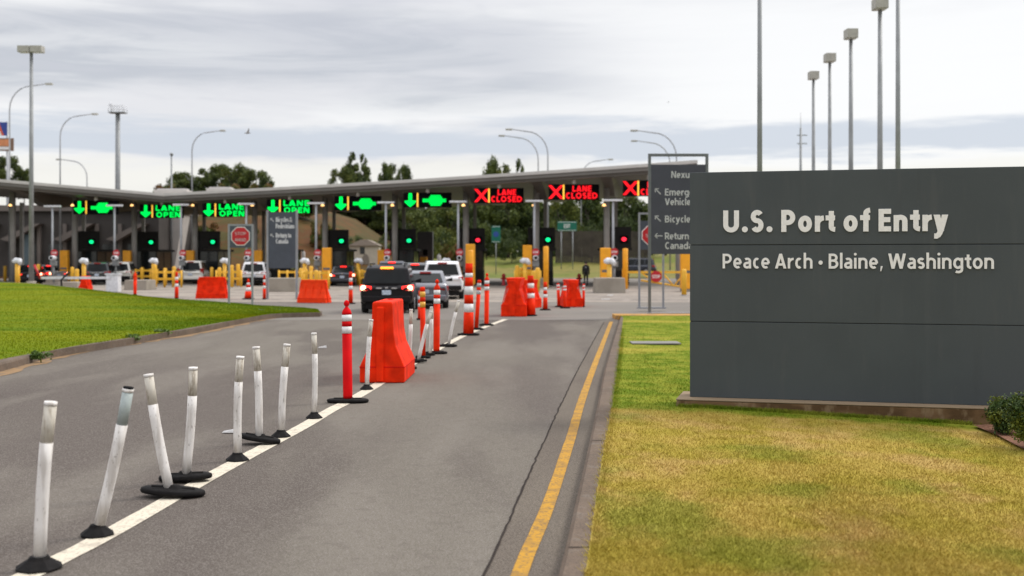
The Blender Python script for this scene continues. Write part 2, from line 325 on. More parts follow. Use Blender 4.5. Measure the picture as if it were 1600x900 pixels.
def text(body, cap, m, parent, name='lettering', w=.17, ext=.004, align='LEFT', width=None, gap=.075):
    gl = [glyph(ch, w) for ch in body]
    nat = sum(W+gap*(1 if ch != ' ' else 0) for (W, V), ch in zip(gl, body))-gap
    st_ = max(.7, min(1.6, width/cap/nat)) if width else 1.0
    mb = MB(); x = 0; idx = 0
    for ch, (W, V) in zip(body, gl):
        W *= st_; V = [(kd, [(a*st_, b) for a, b in pts]) if kd == 'l' or ch in 'AVWXNxyR&' else (kd, [(a+(st_-1)*.5*W/st_, b) for a, b in pts]) for kd, pts in V]
        for kind, pts in V:
            d = ext+(idx % 4)*.0005; idx += 1
            if kind == 'p': ring = [(x+a, b) for a, b in pts]; mb.loft([[(a, -d, b) for a, b in ring], [(a, 0, b) for a, b in ring]])
            else:
                pts = [p for k, p in enumerate(pts) if k == 0 or math.hypot(p[0]-pts[k-1][0], p[1]-pts[k-1][1]) > 1e-4]
                rings = []; n = len(pts); closed = math.hypot(pts[0][0]-pts[-1][0], pts[0][1]-pts[-1][1]) < 1e-6
                for k, (a, b) in enumerate(pts):
                    p0, p1 = pts[k-1 if k else (-2 if closed else 0)], pts[k+1 if k < n-1 else (1 if closed else n-1)]
                    def un(u, v): l = math.hypot(*(v[0]-u[0], v[1]-u[1])) or 1; return ((v[0]-u[0])/l, (v[1]-u[1])/l)
                    t0 = un(p0, (a, b)) if p0 != (a, b) else un((a, b), p1); t1 = un((a, b), p1) if p1 != (a, b) else t0
                    tx_, ty_ = t0[0]+t1[0], t0[1]+t1[1]; l = math.hypot(tx_, ty_) or 1; nx, ny = -ty_/l, tx_/l
                    c_ = max(.6, nx*(-t0[1])+ny*t0[0]); hh = w/2/c_
                    rings.append([(x+a+nx*hh, -d, b+ny*hh), (x+a-nx*hh, -d, b-ny*hh), (x+a-nx*hh, 0, b-ny*hh), (x+a+nx*hh, 0, b+ny*hh)])
                mb.loft(rings)
        x += W+gap*st_*(1 if ch != ' ' else 0)
    x -= gap*st_; sx = cap*.8 if not width else width/x
    if align == 'CENTER': mb.v = [(a-x/2, b, c) for a, b, c in mb.v]
    mb.v = [(a*sx, b, c*cap) for a, b, c in mb.v]
    return mb.build(name, m, parent)

def sheet(name, rows, m, kind='structure', sub=1):
    mb = MB(); n = len(rows[0]); vs = [v for r in rows for v in r]; fs = []
    for i in range(len(rows)-1):
        for k in range(n-1): a = i*n+k; fs.append((a, a+1, a+n+1, a+n))
    mb.add(vs, fs); o = mb.build(name, m); 
    if kind: o['kind'] = kind
    return o
def spline(pts, n=8):
    pts = [Vector(p) for p in pts]; q = [pts[0]]+pts+[pts[-1]]; r = []
    for i in range(1, len(q)-2):
        for k in range(n):
            t = k/n; a, b, c, d = q[i-1], q[i], q[i+1], q[i+2]
            r.append(.5*((2*b)+(c-a)*t+(2*a-5*b+4*c-d)*t*t+(3*b-3*c+d-a)*t**3))
    r.append(pts[-1]); return r
def ribbon(path, w0, w1):      # offset path sideways (left negative)
    L, Rr = [], []
    for i, p in enumerate(path):
        t = (path[min(i+1, len(path)-1)]-path[max(i-1, 0)]); t.z = 0; t.normalize(); nrm = Vector((t.y, -t.x, 0))
        L.append(p+nrm*w0); Rr.append(p+nrm*w1)
    return L, Rr

# ------------------------------------------------------------------ ground, roads, lawns
g = MB(); g.add([(-1500, -60, -.03), (1500, -60, -.03), (1500, 3000, -.03), (-1500, 3000, -.03)], [(0, 1, 2, 3)])
m_ground = layered('far ground', (.075, .085, .03), [(.02, .4, .6, (.12, .11, .05), .8, I3), (.2, .4, .6, (.05, .07, .02), .5, I3)])
tag(g.build('ground', m_ground), kind='structure')
crack = spline([G(650, 1150), G(758, 900), G(840, 713), G(885, 615), G(908, 569), G(944, 503)])
kerbin = spline([G(795, 1200), G(875, 900), G(896, 807), G(915, 723), G(934, 634), G(947, 573), G(969, 499)])
kerbout = spline([G(870, 1200, .12), G(915, 900, .12), G(931, 785, .12), G(945, 695, .12), G(960, 612, .12), G(974, 496, .12)])
yl = spline([G(735, 1150), G(812, 896), G(854, 796), G(890, 690), G(918, 600), G(955, 503)])
# road sheet (subdivided strips keep it simple: one polygon up to the plaza)
m0 = MB(); m0.add([(-40, -8, 0), (4, -8, 0), (4, 36, 0), (-40, 36, 0)], [(0, 1, 2, 3)]); tag(m0.build('road', m_asph), kind='structure')
m0 = MB(); m0.add([(-75, 36.0, .004), (45, 36.0, .004), (45, 175, .004), (-75, 175, .004)], [(0, 1, 2, 3)]); tag(m0.build('plaza_pavement', m_plaza), kind='structure')

def resample(path, n):
    path = [Vector(p) for p in path]; d = [0]
    for a, b in zip(path, path[1:]): d.append(d[-1]+(b-a).length)
    r = []
    for i in range(n):
        t = d[-1]*i/(n-1); j = max(k for k in range(len(d)) if d[k] <= t+1e-9); j = min(j, len(path)-2)
        f = (t-d[j])/max(1e-9, d[j+1]-d[j]); r.append(path[j].lerp(path[j+1], f))
    return r
ca, ka = resample(crack, 60), resample(kerbin, 60)
sheet('road_edge_strip', [[Vector((a.x, a.y, .004)), Vector((b.x+.02, b.y, .004))] for a, b in zip(ca, ka)], m_gutter)
cj = [p+Vector((random.gauss(0, .0035), 0, .008)) for p in resample(crack, 220)]
L_, R_ = ribbon(cj, -.008, .008); L_ = [p+Vector((random.uniform(-.006, .004), 0, 0)) for p in L_]
sheet('road_joint', [[a, b] for a, b in zip(L_, R_)], m_crack)
yp = [p+Vector((0, 0, .009)) for p in resample(yl, 120)]; L_, R_ = ribbon(yp, -.05, .055)
L_ = [p+Vector((random.uniform(-.003, .003), 0, 0)) for p in L_]
sheet('yellow_edge_line', [[a, b] for a, b in zip(L_, R_)], m_yline)
wl_ = spline([G(-60, 953), G(90, 876), G(173, 833), G(350, 733), G(473, 667), G(517, 641), G(563, 617), G(640, 571), G(700, 537), G(740, 518), G(790, 499)])
wp = [p+Vector((0, 0, .005)) for p in resample(wl_, 160)]; L_, R_ = ribbon(wp, -.085, .085)
L_ = [p+Vector((random.uniform(-.004, .004), 0, 0)) for p in L_]
sheet('white_lane_line', [[a, b] for a, b in zip(L_, R_)], m_white)
# right kerb
ki, ko = resample(kerbin, 70), resample(kerbout, 70); mb = MB()
def kox(y):
    for a, b in zip(ko, ko[1:]):
        if a.y <= y <= b.y: return a.x+(b.x-a.x)*(y-a.y)/(b.y-a.y)
    return ko[0].x if y < ko[0].y else ko[-1].x
rings = []
for a in ki:
    b = Vector((kox(a.y), a.y, .12))
    rings.append([(a.x, a.y, -.02), (a.x+.015, a.y, .095), (a.x+.045, a.y, .122), (b.x, a.y, .125), (b.x, a.y, -.02)])
mb.loft(rings, caps=True); tag(mb.build('kerb', m_kerb), kind='structure')
mb = MB()     # joints between kerb stones, as dark strips standing a little proud
for i in range(6, 69, 9):
    a = ki[i]; b = Vector((kox(a.y), a.y, .12))
    mb.add([(a.x+.04, a.y, .127), (b.x, a.y, .129), (b.x, a.y+.016, .129), (a.x+.04, a.y+.016, .127)], [(0, 1, 2, 3)])
tag(mb.build('kerb_joints', m_crack), kind='structure')

def lawnz(x, y): return .125-.034*max(0, x-2.3)*(1 if y < 20 else max(0, 1-(y-20)/10))
def lawn_mat(name, right):
    m = bpy.data.materials.new(name); m.use_nodes = True; nt = m.node_tree; b = nt.nodes['Principled BSDF']
    g = nt.nodes.new('ShaderNodeNewGeometry'); sp = nt.nodes.new('ShaderNodeSeparateXYZ'); nt.links.new(g.outputs['Position'], sp.inputs[0])
    def nz(sc, st, off=0):
        v = nt.nodes.new('ShaderNodeVectorMath'); v.operation = 'MULTIPLY_ADD'; v.inputs[1].default_value = st; v.inputs[2].default_value = (off, off*2, 0)
        nt.links.new(g.outputs['Position'], v.inputs[0]); n = nt.nodes.new('ShaderNodeTexNoise'); n.inputs['Scale'].default_value = sc; n.inputs['Detail'].default_value = 6
        n.inputs['Roughness'].default_value = .6
        nt.links.new(v.outputs[0], n.inputs['Vector']); return n.outputs[0]
    def mr(x, a, b_, t0=0, t1=1):
        n = nt.nodes.new('ShaderNodeMapRange'); n.interpolation_type = 'SMOOTHSTEP'; nt.links.new(x, n.inputs[0])
        for i, v in ((1, a), (2, b_), (3, t0), (4, t1)): n.inputs[i].default_value = v
        return n.outputs[0]
    def ma(op, a, b_):
        n = nt.nodes.new('ShaderNodeMath'); n.operation = op
        for i, v in enumerate((a, b_)):
            if isinstance(v, (int, float)): n.inputs[i].default_value = v
            else: nt.links.new(v, n.inputs[i])
        return n.outputs[0]
    def mc(f, a, b_):
        n = nt.nodes.new('ShaderNodeMix'); n.data_type = 'RGBA'
        if isinstance(f, (int, float)): n.inputs[0].default_value = f
        else: nt.links.new(f, n.inputs[0])
        for i, v in ((6, a), (7, b_)):
            if isinstance(v, tuple): n.inputs[i].default_value = (*v, 1)
            else: nt.links.new(v, n.inputs[i])
        return n.outputs[2]
    if right:
        green = mc(mr(nz(2.2, (1, 1, 1)), .4, .62), (.135, .195, .012), (.26, .28, .032))
        dry = mc(mr(nz(1.0, (1, .8, 1), 4), .36, .64), (.38, .295, .048), (.48, .35, .085))
        dry = mc(ma('MULTIPLY', mr(nz(1.1, (1, .9, 1), 14), .48, .66), .7), dry, (.54, .36, .14))
        grn2 = mr(nz(.55, (1, 1.0, 1), 9), .50, .64)         # green patches inside the dry grass
        d1 = mc(ma('MULTIPLY', grn2, .6), dry, (.21, .245, .03))
        vv = ma('ADD', sp.outputs[1], ma('MULTIPLY', sp.outputs[0], .254))
        vv = ma('ADD', vv, ma('MULTIPLY', ma('SUBTRACT', nz(1.6, (1, 1, 1), 2), .5), .9))
        col = mc(mr(vv, 13.75, 14.15), d1, green)
        col = mc(ma('MULTIPLY', mr(nz(.5, (.5, 1, 1), 6), .50, .64), mr(sp.outputs[1], 14.5, 19)), col, (.36, .32, .05))
    else:
        green = mc(mr(nz(.22, (.35, 1.2, 1)), .38, .64), (.090, .155, .002), (.175, .205, .003))
        col = mc(ma('MULTIPLY', mr(nz(.9, (.3, 1.5, 1), 3), .5, .7), .5), green, (.22, .22, .008))
    col = mc(mr(nz(55, (1, 1, 1), 1), .35, .7, 0, .38), col, (.06, .075, .012))
    rnd = nt.nodes.new('ShaderNodeVertexColor'); rnd.layer_name = 'shade'
    nt.links.new(col, b.inputs['Base Color']); b.inputs['Roughness'].default_value = .9; b.inputs['Specular IOR Level'].default_value = .04
    MATS[name] = m; return m
m_lawnR = lawn_mat('dry lawn', True); m_lawnL = lawn_mat('green lawn', False)
ys = sorted(set([-8]+[p.y for p in ko]+[36.2]))
rows = []
for y in ys:
    x0 = kox(y); xs = [x0-.002]+[x0+(40-x0)*(k/24)**1.6 for k in range(1, 25)]
    rows.append([(x, y, lawnz(x, y)) for x in xs])
lawnR = sheet('lawn', rows, m_lawnR)
mb = MB(); mb.box(ko[-1].x-.15, 40, 36.2, 37.4, -.02, .132); tag(mb.build('kerb_end', layered('yellow kerb end', (.50, .27, .07), [(4, .45, .65, (.30, .2, .11), .8, I3)])), kind='structure')
mb = MB(); mb.add([(-60, 52, .009), (40, 50, .009), (40, 80, .009), (-60, 84, .009)], [(0, 1, 2, 3)]); tag(mb.build('plaza_apron', layered('pale apron', (.30, .26, .22), [(.25, .42, .6, (.20, .175, .155), .9, (.4, 1.5, 1)), (1.5, .45, .65, (.36, .32, .28), .6, I3)], spec=.1)), kind='structure')

# left lawn: between the near kerb and the far crest
near = spline([G(-400, 640, .14), G(-150, 598, .14), G(0, 563, .14), G(98, 545, .14), G(208, 528, .14), G(300, 512, .14), G(381, 498, .14), G(424, 491, .14), G(470, 489, .14), G(500, 488.5, .14)])
near_b = spline([G(-400, 662), G(-150, 618), G(0, 581), G(98, 555), G(208, 536), G(300, 522), G(381, 505), G(424, 496.5), G(470, 493.5), G(503, 492.5)])
far = spline([G(-700, 432, .5), G(-300, 434, .5), G(0, 441, .5), G(73, 445, .44), G(171, 456, .34), G(213, 462, .28), G(300, 469, .2), G(365, 473.5, .16), G(397, 477, .14), G(456, 479.5, .13), G(495, 483, .13)])
na, fa, nb = resample(near, 60), resample(far, 60), resample(near_b, 60)
rows = []
for a, b in zip(na, fa):
    rows.append([a.lerp(b, t)+Vector((0, 0, .10*math.sin(math.pi*t)*min(1, (b-a).length/12))) for t in [k/14 for k in range(15)]])
lawnL = sheet('lawn', rows, m_lawnL); rows_left = rows
mb = MB(); rings = []
for a, b in zip(na, nb):
    d = (a-b); d.z = 0; d = d.normalized() if d.length > 1e-6 else Vector((0, 1, 0))
    rings.append([(b.x, b.y, -.02), (b.x+d.x*.02, b.y+d.y*.02, .11), (b.x+d.x*.05, b.y+d.y*.05, .143), (a.x+d.x*.06, a.y+d.y*.06, .146), (a.x+d.x*.06, a.y+d.y*.06, -.02)])
mb.loft(rings); tag(mb.build('kerb', m_kerb), kind='structure')
mb = MB(); mb.loft([[(p.x, p.y-.06, p.z-.02), (p.x, p.y-.06, p.z+.008), (p.x, p.y+.12, p.z+.008), (p.x, p.y+.16, -.02)] for p in fa]); tag(mb.build('kerb', m_conc), kind='structure')
nbp = [p+Vector((0, 0, .005)) for p in nb]; L_, R_ = ribbon(nbp, .0, .26)
rough = [random.uniform(.5, 1.3) for _ in nbp]
sheet('kerb_dust', [[a, a.lerp(b, r)] for a, b, r in zip(L_, R_, rough)], m_ochre)

# grass blades
def blades(name, pts, h, w, m, tilt=.5):
    n = len(pts); a = rng.uniform(0, 2*np.pi, n); hh = h*rng.uniform(.45, 1.25, n); ww = w*rng.uniform(.6, 1.3, n)
    lx = rng.normal(0, tilt, n)*hh; ly = rng.normal(0, tilt, n)*hh
    v = np.empty((n, 3, 3)); v[:, 0] = pts; v[:, 1] = pts; v[:, 2] = pts
    v[:, 0, 0] -= np.cos(a)*ww; v[:, 0, 1] -= np.sin(a)*ww; v[:, 1, 0] += np.cos(a)*ww; v[:, 1, 1] += np.sin(a)*ww
    v[:, :2, 2] -= .004; v[:, 2, 0] += lx; v[:, 2, 1] += ly; v[:, 2, 2] += hh
    me = bpy.data.meshes.new(name); me.vertices.add(n*3); me.vertices.foreach_set('co', v.ravel())
    me.loops.add(n*3); me.loops.foreach_set('vertex_index', np.arange(n*3, dtype=np.int32))
    me.polygons.add(n); me.polygons.foreach_set('loop_start', np.arange(0, n*3, 3, dtype=np.int32)); me.polygons.foreach_set('loop_total', np.full(n, 3, dtype=np.int32))
    me.update(); me.validate(); me.materials.append(m); o = bpy.data.objects.new(name, me); C.objects.link(o); return o
def grass_mat(name, src):
    m = MATS[src].copy(); m.name = name; b = m.node_tree.nodes['Principled BSDF']
    return m
pts = []
N_ = 330000
d = 5.5*np.power(36/5.5, rng.random(N_)**1.25); u = rng.random(N_)
kx = np.interp(d, [p.y for p in ko], [p.x for p in ko]); xm = d*(830/F)
x = kx+.01+(np.maximum(xm, kx+.2)-kx)*u
z = np.where(d < 20, .125-.034*np.maximum(0, x-2.3), .125-.034*np.maximum(0, x-2.3)*np.maximum(0, 1-(d-20)/10))
near_sign = (d > 13.85-.254*(x-2.18)) & (d < 14.9-.254*(x-2.18)) & (x > 2.03)
near_sign |= (x > 4.9) & (d > 12.35-(x-4.9)*1.5) & (d < 14)
keep = ~near_sign
gp = np.stack([x, d, z], 1)[keep]
tag(blades('grass', gp, .022, .0035, grass_mat('dry grass blades', 'dry lawn'), .8), 'short mown patchy dry and green grass in front of the grey sign wall', 'grass', kind='stuff')

# longer tufts and blades hanging over the kerb
k_ = rng.integers(0, len(ko)-1, 9000); f_ = rng.random(9000); kx_ = np.array([p.x for p in ko]); ky_ = np.array([p.y for p in ko])
ex = kx_[k_]*(1-f_)+kx_[k_+1]*f_; ey = ky_[k_]*(1-f_)+ky_[k_+1]*f_
tc_ = np.stack([rng.uniform(.8, 5.8, 420), rng.uniform(5.5, 13, 420)], 1); tc_ = tc_[(tc_[:, 0] > np.interp(tc_[:, 1], ky_, kx_)+.05) & (tc_[:, 1] < 13.6-.254*(tc_[:, 0]-2.18))]
tq = np.repeat(tc_, 16, 0)+rng.normal(0, .022, (len(tc_)*16, 2))
px_ = A0x = np.concatenate([ex+rng.normal(.02, .022, 9000), tq[:, 0]]); py_ = np.concatenate([ey, tq[:, 1]])
pp = np.stack([px_, py_, .122-.034*np.maximum(0, px_-2.3)], 1)
tag(blades('grass', pp, .036, .0035, grass_mat('ragged grass blades', 'dry lawn'), .9), 'ragged longer grass blades along the kerb and in loose tufts', 'grass', kind='stuff')
# the plinth's foot: a fringe of grass
fx = rng.uniform(2.0, 5.2, 7000); fy = 13.83-.254*(fx-2.18)-np.abs(rng.normal(0, .03, 7000))
tag(blades('grass', np.stack([fx, fy, .12-.034*np.maximum(0, fx-2.3)], 1), .05, .004, MATS['dry lawn'], .5), 'green grass fringe along the foot of the sign plinth', 'grass', kind='stuff')
# blades on the left lawn
bl = []
rowsL = np.array([[tuple(v) for v in r] for r in rows_left])
n_ = 150000; i_ = rng.integers(8, rowsL.shape[0]-1, n_); j_ = (rng.random(n_)**1.6*(rowsL.shape[1]-1)).astype(int); u_, v_ = rng.random((2, n_))[:, :, None]
pL = (rowsL[i_, j_]*(1-u_)*(1-v_)+rowsL[i_+1, j_]*u_*(1-v_)+rowsL[i_, j_+1]*(1-u_)*v_+rowsL[i_+1, j_+1]*u_*v_)
tag(blades('grass', pL, .03, .007, MATS['green lawn'], .6), 'short green grass of the left lawn mound', 'grass', kind='stuff')

# ------------------------------------------------------------------ hills behind
def ss(t): t = max(0, min(1, t)); return t*t*(3-2*t)
rows = []
for j in range(40):
    y = 112+j*5; r = []
    for i in range(70):
        x = -190+i*4.2
        hgt = ss((y-114)/34)*(1.9+6.6*ss((-x-11)/16))+1.5*ss((y-170)/100)+(.35*math.sin(x*.31+y*.13)+.25*math.sin(x*.11-y*.21))*ss((y-114)/20)
        r.append((x, y, hgt-.02))
    rows.append(r)
m_hill = layered('hillside', (.085, .034, .010), [(.09, .42, .58, (.055, .048, .010), .9, I3), (.35, .45, .62, (.11, .048, .014), .8, I3), (1.6, .5, .7, (.06, .065, .02), .6, I3)])
m_bank = layered('grass bank', (.13, .15, .025), [(.12, .42, .6, (.19, .16, .045), .8, (.4, 1, 1)), (.8, .5, .7, (.07, .1, .018), .6, I3)])
hill = sheet('hillside', rows, m_hill); hill.data.materials.append(m_bank)
for p in hill.data.polygons:
    if p.center.x > -12: p.material_index = 1
    p.use_smooth = True

# ------------------------------------------------------------------ main sign wall
A = B(1078, 127.6); Bq = B(1640, 137.4); sdir = (Bq-A); sdir.z = 0; slen = sdir.length; sdir.normalize()
sang = math.atan2(sdir.y, sdir.x)
t = thing('entry_sign', 'wide slate grey sign wall lettered U.S. Port of Entry, on a stained concrete plinth', 'sign', A, sang)
zs = [.215, 1.9-(512-405)/136.5*.98, 1.9+(405-384.5)/131.5, 2.965]
zs[1] = 1.9-(502-405)/127.6
zs[2] = 1.9+(405-383)/127.6
for i in range(3):
    mb = MB(); mb.box(0, slen, .0, .34, zs[i]+(.004 if i else 0), zs[i+1]-.004); mb.build('panel', m_panel, t, bevel=.004, seg=1)
mb = MB(); mb.box(.01, slen-.01, .012, .32, .22, 2.95); mb.build('seam_backing', m_seam, t)
def on_sign(px):      # distance along the wall where the view ray of column px meets it
    r = Vector(((px-800)/F, 1)); a = Vector((A.x, A.y)); dd = Vector((sdir.x, sdir.y))
    # a + s*dd = k*r
    det = dd.x*(-r.y)+r.x*dd.y; s = (-a.x*(-r.y)-r.x*a.y)/det
    y = a.y+s*dd.y; return s, y
for body, x0, x1, yb, cap, wgt in (('U.S. Port of Entry', 1129.5, 1481.5, 363, 34, .224), ('Peace Arch \u2022 Blaine, Washington', 1129, 1553, 419.3, 22.8, .16)):
    s0, y0 = on_sign(x0); s1, y1 = on_sign(x1); K0 = F/y0
    o = text(body, cap/K0, m_letter, t, w=wgt, ext=.014, width=s1-s0)
    o.location = (s0, -.003, H+(HY-yb)/K0)
plb = MB(); e0, e1 = -.14, slen+.4
plb.box(e0, e1, -.24, .6, -.12, .196); plb.build('plinth', m_plinth, t, bevel=.012)
plb = MB(); plb.box(e0-.004, e1+.004, -.244, .604, .198, .214); plb.build('plinth_cap', m_plinth_top, t, bevel=.006)

# mulch bed and shrubs at the right end
mb = MB(); pts = [G(1520, 668, .03), G(1560, 685, .03), G(1595, 706, .02), G(1660, 740, .0), G(1800, 730, .0), G(1800, 668, .0), G(1600, 662, .03)]
mb.add([(p.x, p.y, lawnz(p.x, p.y)+.03) for p in pts], [tuple(range(len(pts)))])
tag(mb.build('mulch_bed', layered('mulch', (.24, .12, .075), [(30, .4, .6, (.13, .06, .035), .8, I3)], bump=.8, bscale=50)), kind='structure')

def leaf_mat(name, c1_, c2_, sc=3):
    return mat(name, c1_, .6, col2=c2_, scale=sc, lo=.3, hi=.7, spec=.25)
def leaves(name, clumps, n, size, m, parent=None, flat=1.0):
    cl = np.array(clumps, float)      # x y z rx ry rz
    wts = cl[:, 3]*cl[:, 4]*cl[:, 5]; wts = wts**.7; wts /= wts.sum()
    k = rng.choice(len(cl), n, p=wts); dvec = rng.normal(size=(n, 3)); dvec /= np.linalg.norm(dvec, axis=1)[:, None]
    rad = rng.random(n)**.42*(1+.16*rng.normal(size=n)); p = cl[k, :3]+dvec*cl[k, 3:6]*rad[:, None]
    a = rng.normal(size=(n, 3)); a /= np.linalg.norm(a, axis=1)[:, None]; b = np.cross(a, rng.normal(size=(n, 3))); b /= np.linalg.norm(b, axis=1)[:, None]
    s = size*rng.uniform(.5, 1.35, n)[:, None]; v = np.empty((n, 4, 3))
    v[:, 0] = p-a*s; v[:, 1] = p-b*s*.55; v[:, 2] = p+a*s; v[:, 3] = p+b*s*.55
    me = bpy.data.meshes.new(name); me.vertices.add(n*4); me.vertices.foreach_set('co', v.ravel())
    me.loops.add(n*4); me.loops.foreach_set('vertex_index', np.arange(n*4, dtype=np.int32))
    me.polygons.add(n); me.polygons.foreach_set('loop_start', np.arange(0, n*4, 4, dtype=np.int32)); me.polygons.foreach_set('loop_total', np.full(n, 4, dtype=np.int32))
    ms = m if isinstance(m, (list, tuple)) else [m]
    for q in ms: me.materials.append(q)
    if len(ms) > 1:
        # whole clumps take a light or a dark leaf
        pick = rng.integers(0, len(ms), len(cl)); mi = pick[k]; fl = rng.random(n) < .25; mi[fl] = rng.integers(0, len(ms), fl.sum()); me.polygons.foreach_set('material_index', mi.astype(np.int32))
    me.update(); me.validate(); o = bpy.data.objects.new(name, me); C.objects.link(o); o.parent = parent; return o
m_l1 = leaf_mat('dark foliage', (.026, .044, .012), (.06, .085, .022)); m_l2 = leaf_mat('mid foliage', (.07, .095, .02), (.12, .15, .03)); m_l3 = leaf_mat('light foliage', (.14, .16, .03), (.19, .20, .045))
m_shr = leaf_mat('shrub foliage', (.018, .040, .008), (.05, .085, .012), 9); m_shr2 = leaf_mat('shrub tips', (.09, .115, .012), (.13, .15, .02), 9)
for (px, py, K, r, h, lab) in ((1571, 676, 147, .23, .36, 'round dark green shrub at the foot of the sign wall, left of the cut-off one'), (1618, 718, 160, .26, .58, 'dark green shrub cut by the right edge of the photo, in the mulch bed')):
    b = B(px, K); z0 = lawnz(b.x, b.y)+.02
    t = thing('shrub', lab, 'shrub', (b.x, b.y, z0), 0, 'shrubs at the sign wall')
    cl = [(0, 0, h*.55, r*.8, r*.8, h*.42)]+[(random.uniform(-r, r)*.75, random.uniform(-r, r)*.75, h*random.uniform(.3, .85), r*.42, r*.42, h*.25) for _ in range(16)]
    leaves('foliage', cl, 9000, .017, [m_shr, m_shr, m_shr2], t)
    s_ = MB()
    for k in range(5): s_.tube([(0, 0, -.05), (random.uniform(-.1, .1), random.uniform(-.1, .1), h*.5)], [.014, .006], 6)
    s_.build('stem', m_bark, t)

# flush cover in the grass, framed guide signs
b0 = G(988, 538, .125)
mb = MB(); mb.box(0, 1.02, 0, .6, 0, .03); cv = mb.build('utility_cover', mat('worn cover plate', (.20, .19, .175), .8), bevel=.01); cv.location = (b0.x, b0.y, lawnz(b0.x, b0.y))
tag(cv, 'flat grey utility cover plate lying in the grass left of the sign wall', 'cover plate')

def arrow(mb, cx, cz, s, ang, y=-.001, th=.12):
    c, sn = math.cos(ang), math.sin(ang)
    def q(x, z): return (cx+(x*c-z*sn)*s, y, cz+(x*sn+z*c)*s)
    for poly in ([(-1, -th), (-1, th), (1, th), (1, -th)], [(1+th*.6, 0), (.35, .68), (.35-th*1.2, .56), (1-th*1.8, 0)], [(1+th*.6, 0), (1-th*1.8, 0), (.35-th*1.2, -.56), (.35, -.68)]):
        v = [q(*p) for p in poly]; n = len(v); mb.add(v, [tuple(range(n))])
        v2 = [(p[0], p[1]-.004, p[2]) for p in v]; mb.add(v2, [tuple(range(n))])

# Nexus guide sign
K = 48; b = B(1013, K); zb = lawnz(b.x, b.y)
t = thing('guide_sign', 'tall dark framed guide sign reading Nexus, Emergency Vehicles, Bicycles, Return to Canada', 'sign', (b.x, b.y, zb), 0)
w, ht = 94/K, H+(HY-240)/K-zb
for xx in (0, w-.09):
    mb = MB(); mb.box(xx, xx+.09, 0, .09, 0, ht-.09); mb.build('post', m_steel, t)
mb = MB(); mb.box(0, w, 0, .09, ht-.089, ht); mb.build('top_rail', m_steel, t)
mb = MB(); mb.box(-.02, w+.02, -.12, .22, -.02, .04); mb.build('footing', m_steelL, t)
z1 = H+(HY-257)/K-zb; z0 = H+(HY-397)/K-zb
mb = MB(); mb.box(.092, w-.092, .01, .08, z0, z1); mb.build('panel', m_navy, t, bevel=.004)
def pz(py): return H+(HY-py)/K-zb
def lx(px): return (px-1013)/K
for body, px, py, wd in (('Nexus', 1049, 278, 34), ('Emergency', 1039, 305.5, 66), ('Vehicles', 1039, 320.5, 46), ('Bicycles', 1039, 347.5, 46), ('Return to', 1039, 374, 52), ('Canada', 1039, 389, 43)):
    o = text(body, 10.6/K, m_letter2, t, w=.15, width=wd/K); o.location = (lx(px), .004, pz(py))
for px, py, an in ((1028, 299, R(135)), (1028, 341.5, R(135)), (1029, 368.5, R(180))):
    mb = MB(); arrow(mb, lx(px), pz(py), 6.2/K, an, .005, .1); mb.build('arrow', m_letter2, t)

def octagon(r, y0, y1, cx=0, cz=0):
    mb = MB(); mb.prism([(cx+r*math.cos(R(22.5+45*k)), cz+r*math.sin(R(22.5+45*k))) for k in range(8)], y0, y1); return mb
def framed_stop(name, label, pxl, pxr, K, ytop, ypan0, ypan1, zb, words):
    b = B(pxl, K); w = (pxr-pxl)/K
    t = thing(name, label, 'sign', (b.x, b.y, zb), 0)
    ht = H+(HY-ytop)/K-zb
    for xx in (0, w-.07):
        mb = MB(); mb.box(xx, xx+.07, 0, .07, 0, ht); mb.build('post', m_steelL, t)
    mb = MB(); mb.box(.071, w-.071, .0, .05, ht-.07, ht-.002); mb.build('top_rail', m_steelL, t)
    za, zc = H+(HY-ypan1)/K-zb, H+(HY-ypan0)/K-zb
    mb = MB(); mb.box(.071, w-.071, .012, .05, za, zc-.001); mb.build('panel', m_navy2, t)
    r = min(w-.14, zc-za)*.47; cx = w/2; cz = (za+zc)/2
    octagon(r, .004, .0115, cx, cz).build('octagon_border', m_letter, t); octagon(r*.92, -.002, .0035, cx, cz).build('octagon', m_stopred, t)
    for i, wd in enumerate(words):
        o = text(wd, r*.28, m_letter2, t, w=.13, align='CENTER', width=r*1.1)
        o.location = (cx, -.004, cz+(.12 if i == 0 else -.5)*r+(-.3*r if len(words) == 1 else 0))
    mb = MB(); mb.box(-.05, w+.05, -.1, .15, -.02, .03); mb.build('footing', m_steelL, t)
    return t
framed_stop('stop_ahead_sign', 'grey framed sign with red octagon reading STOP AHEAD, on the left lawn tip', 356, 395.5, 42, 350, 351, 387, .15, ['STOP', 'AHEAD'])
framed_stop('stop_sign', 'grey framed stop sign half hidden behind the tall guide sign frame', 997.5, 1038, 43, 332, 345, 390, .125, ['STOP'])
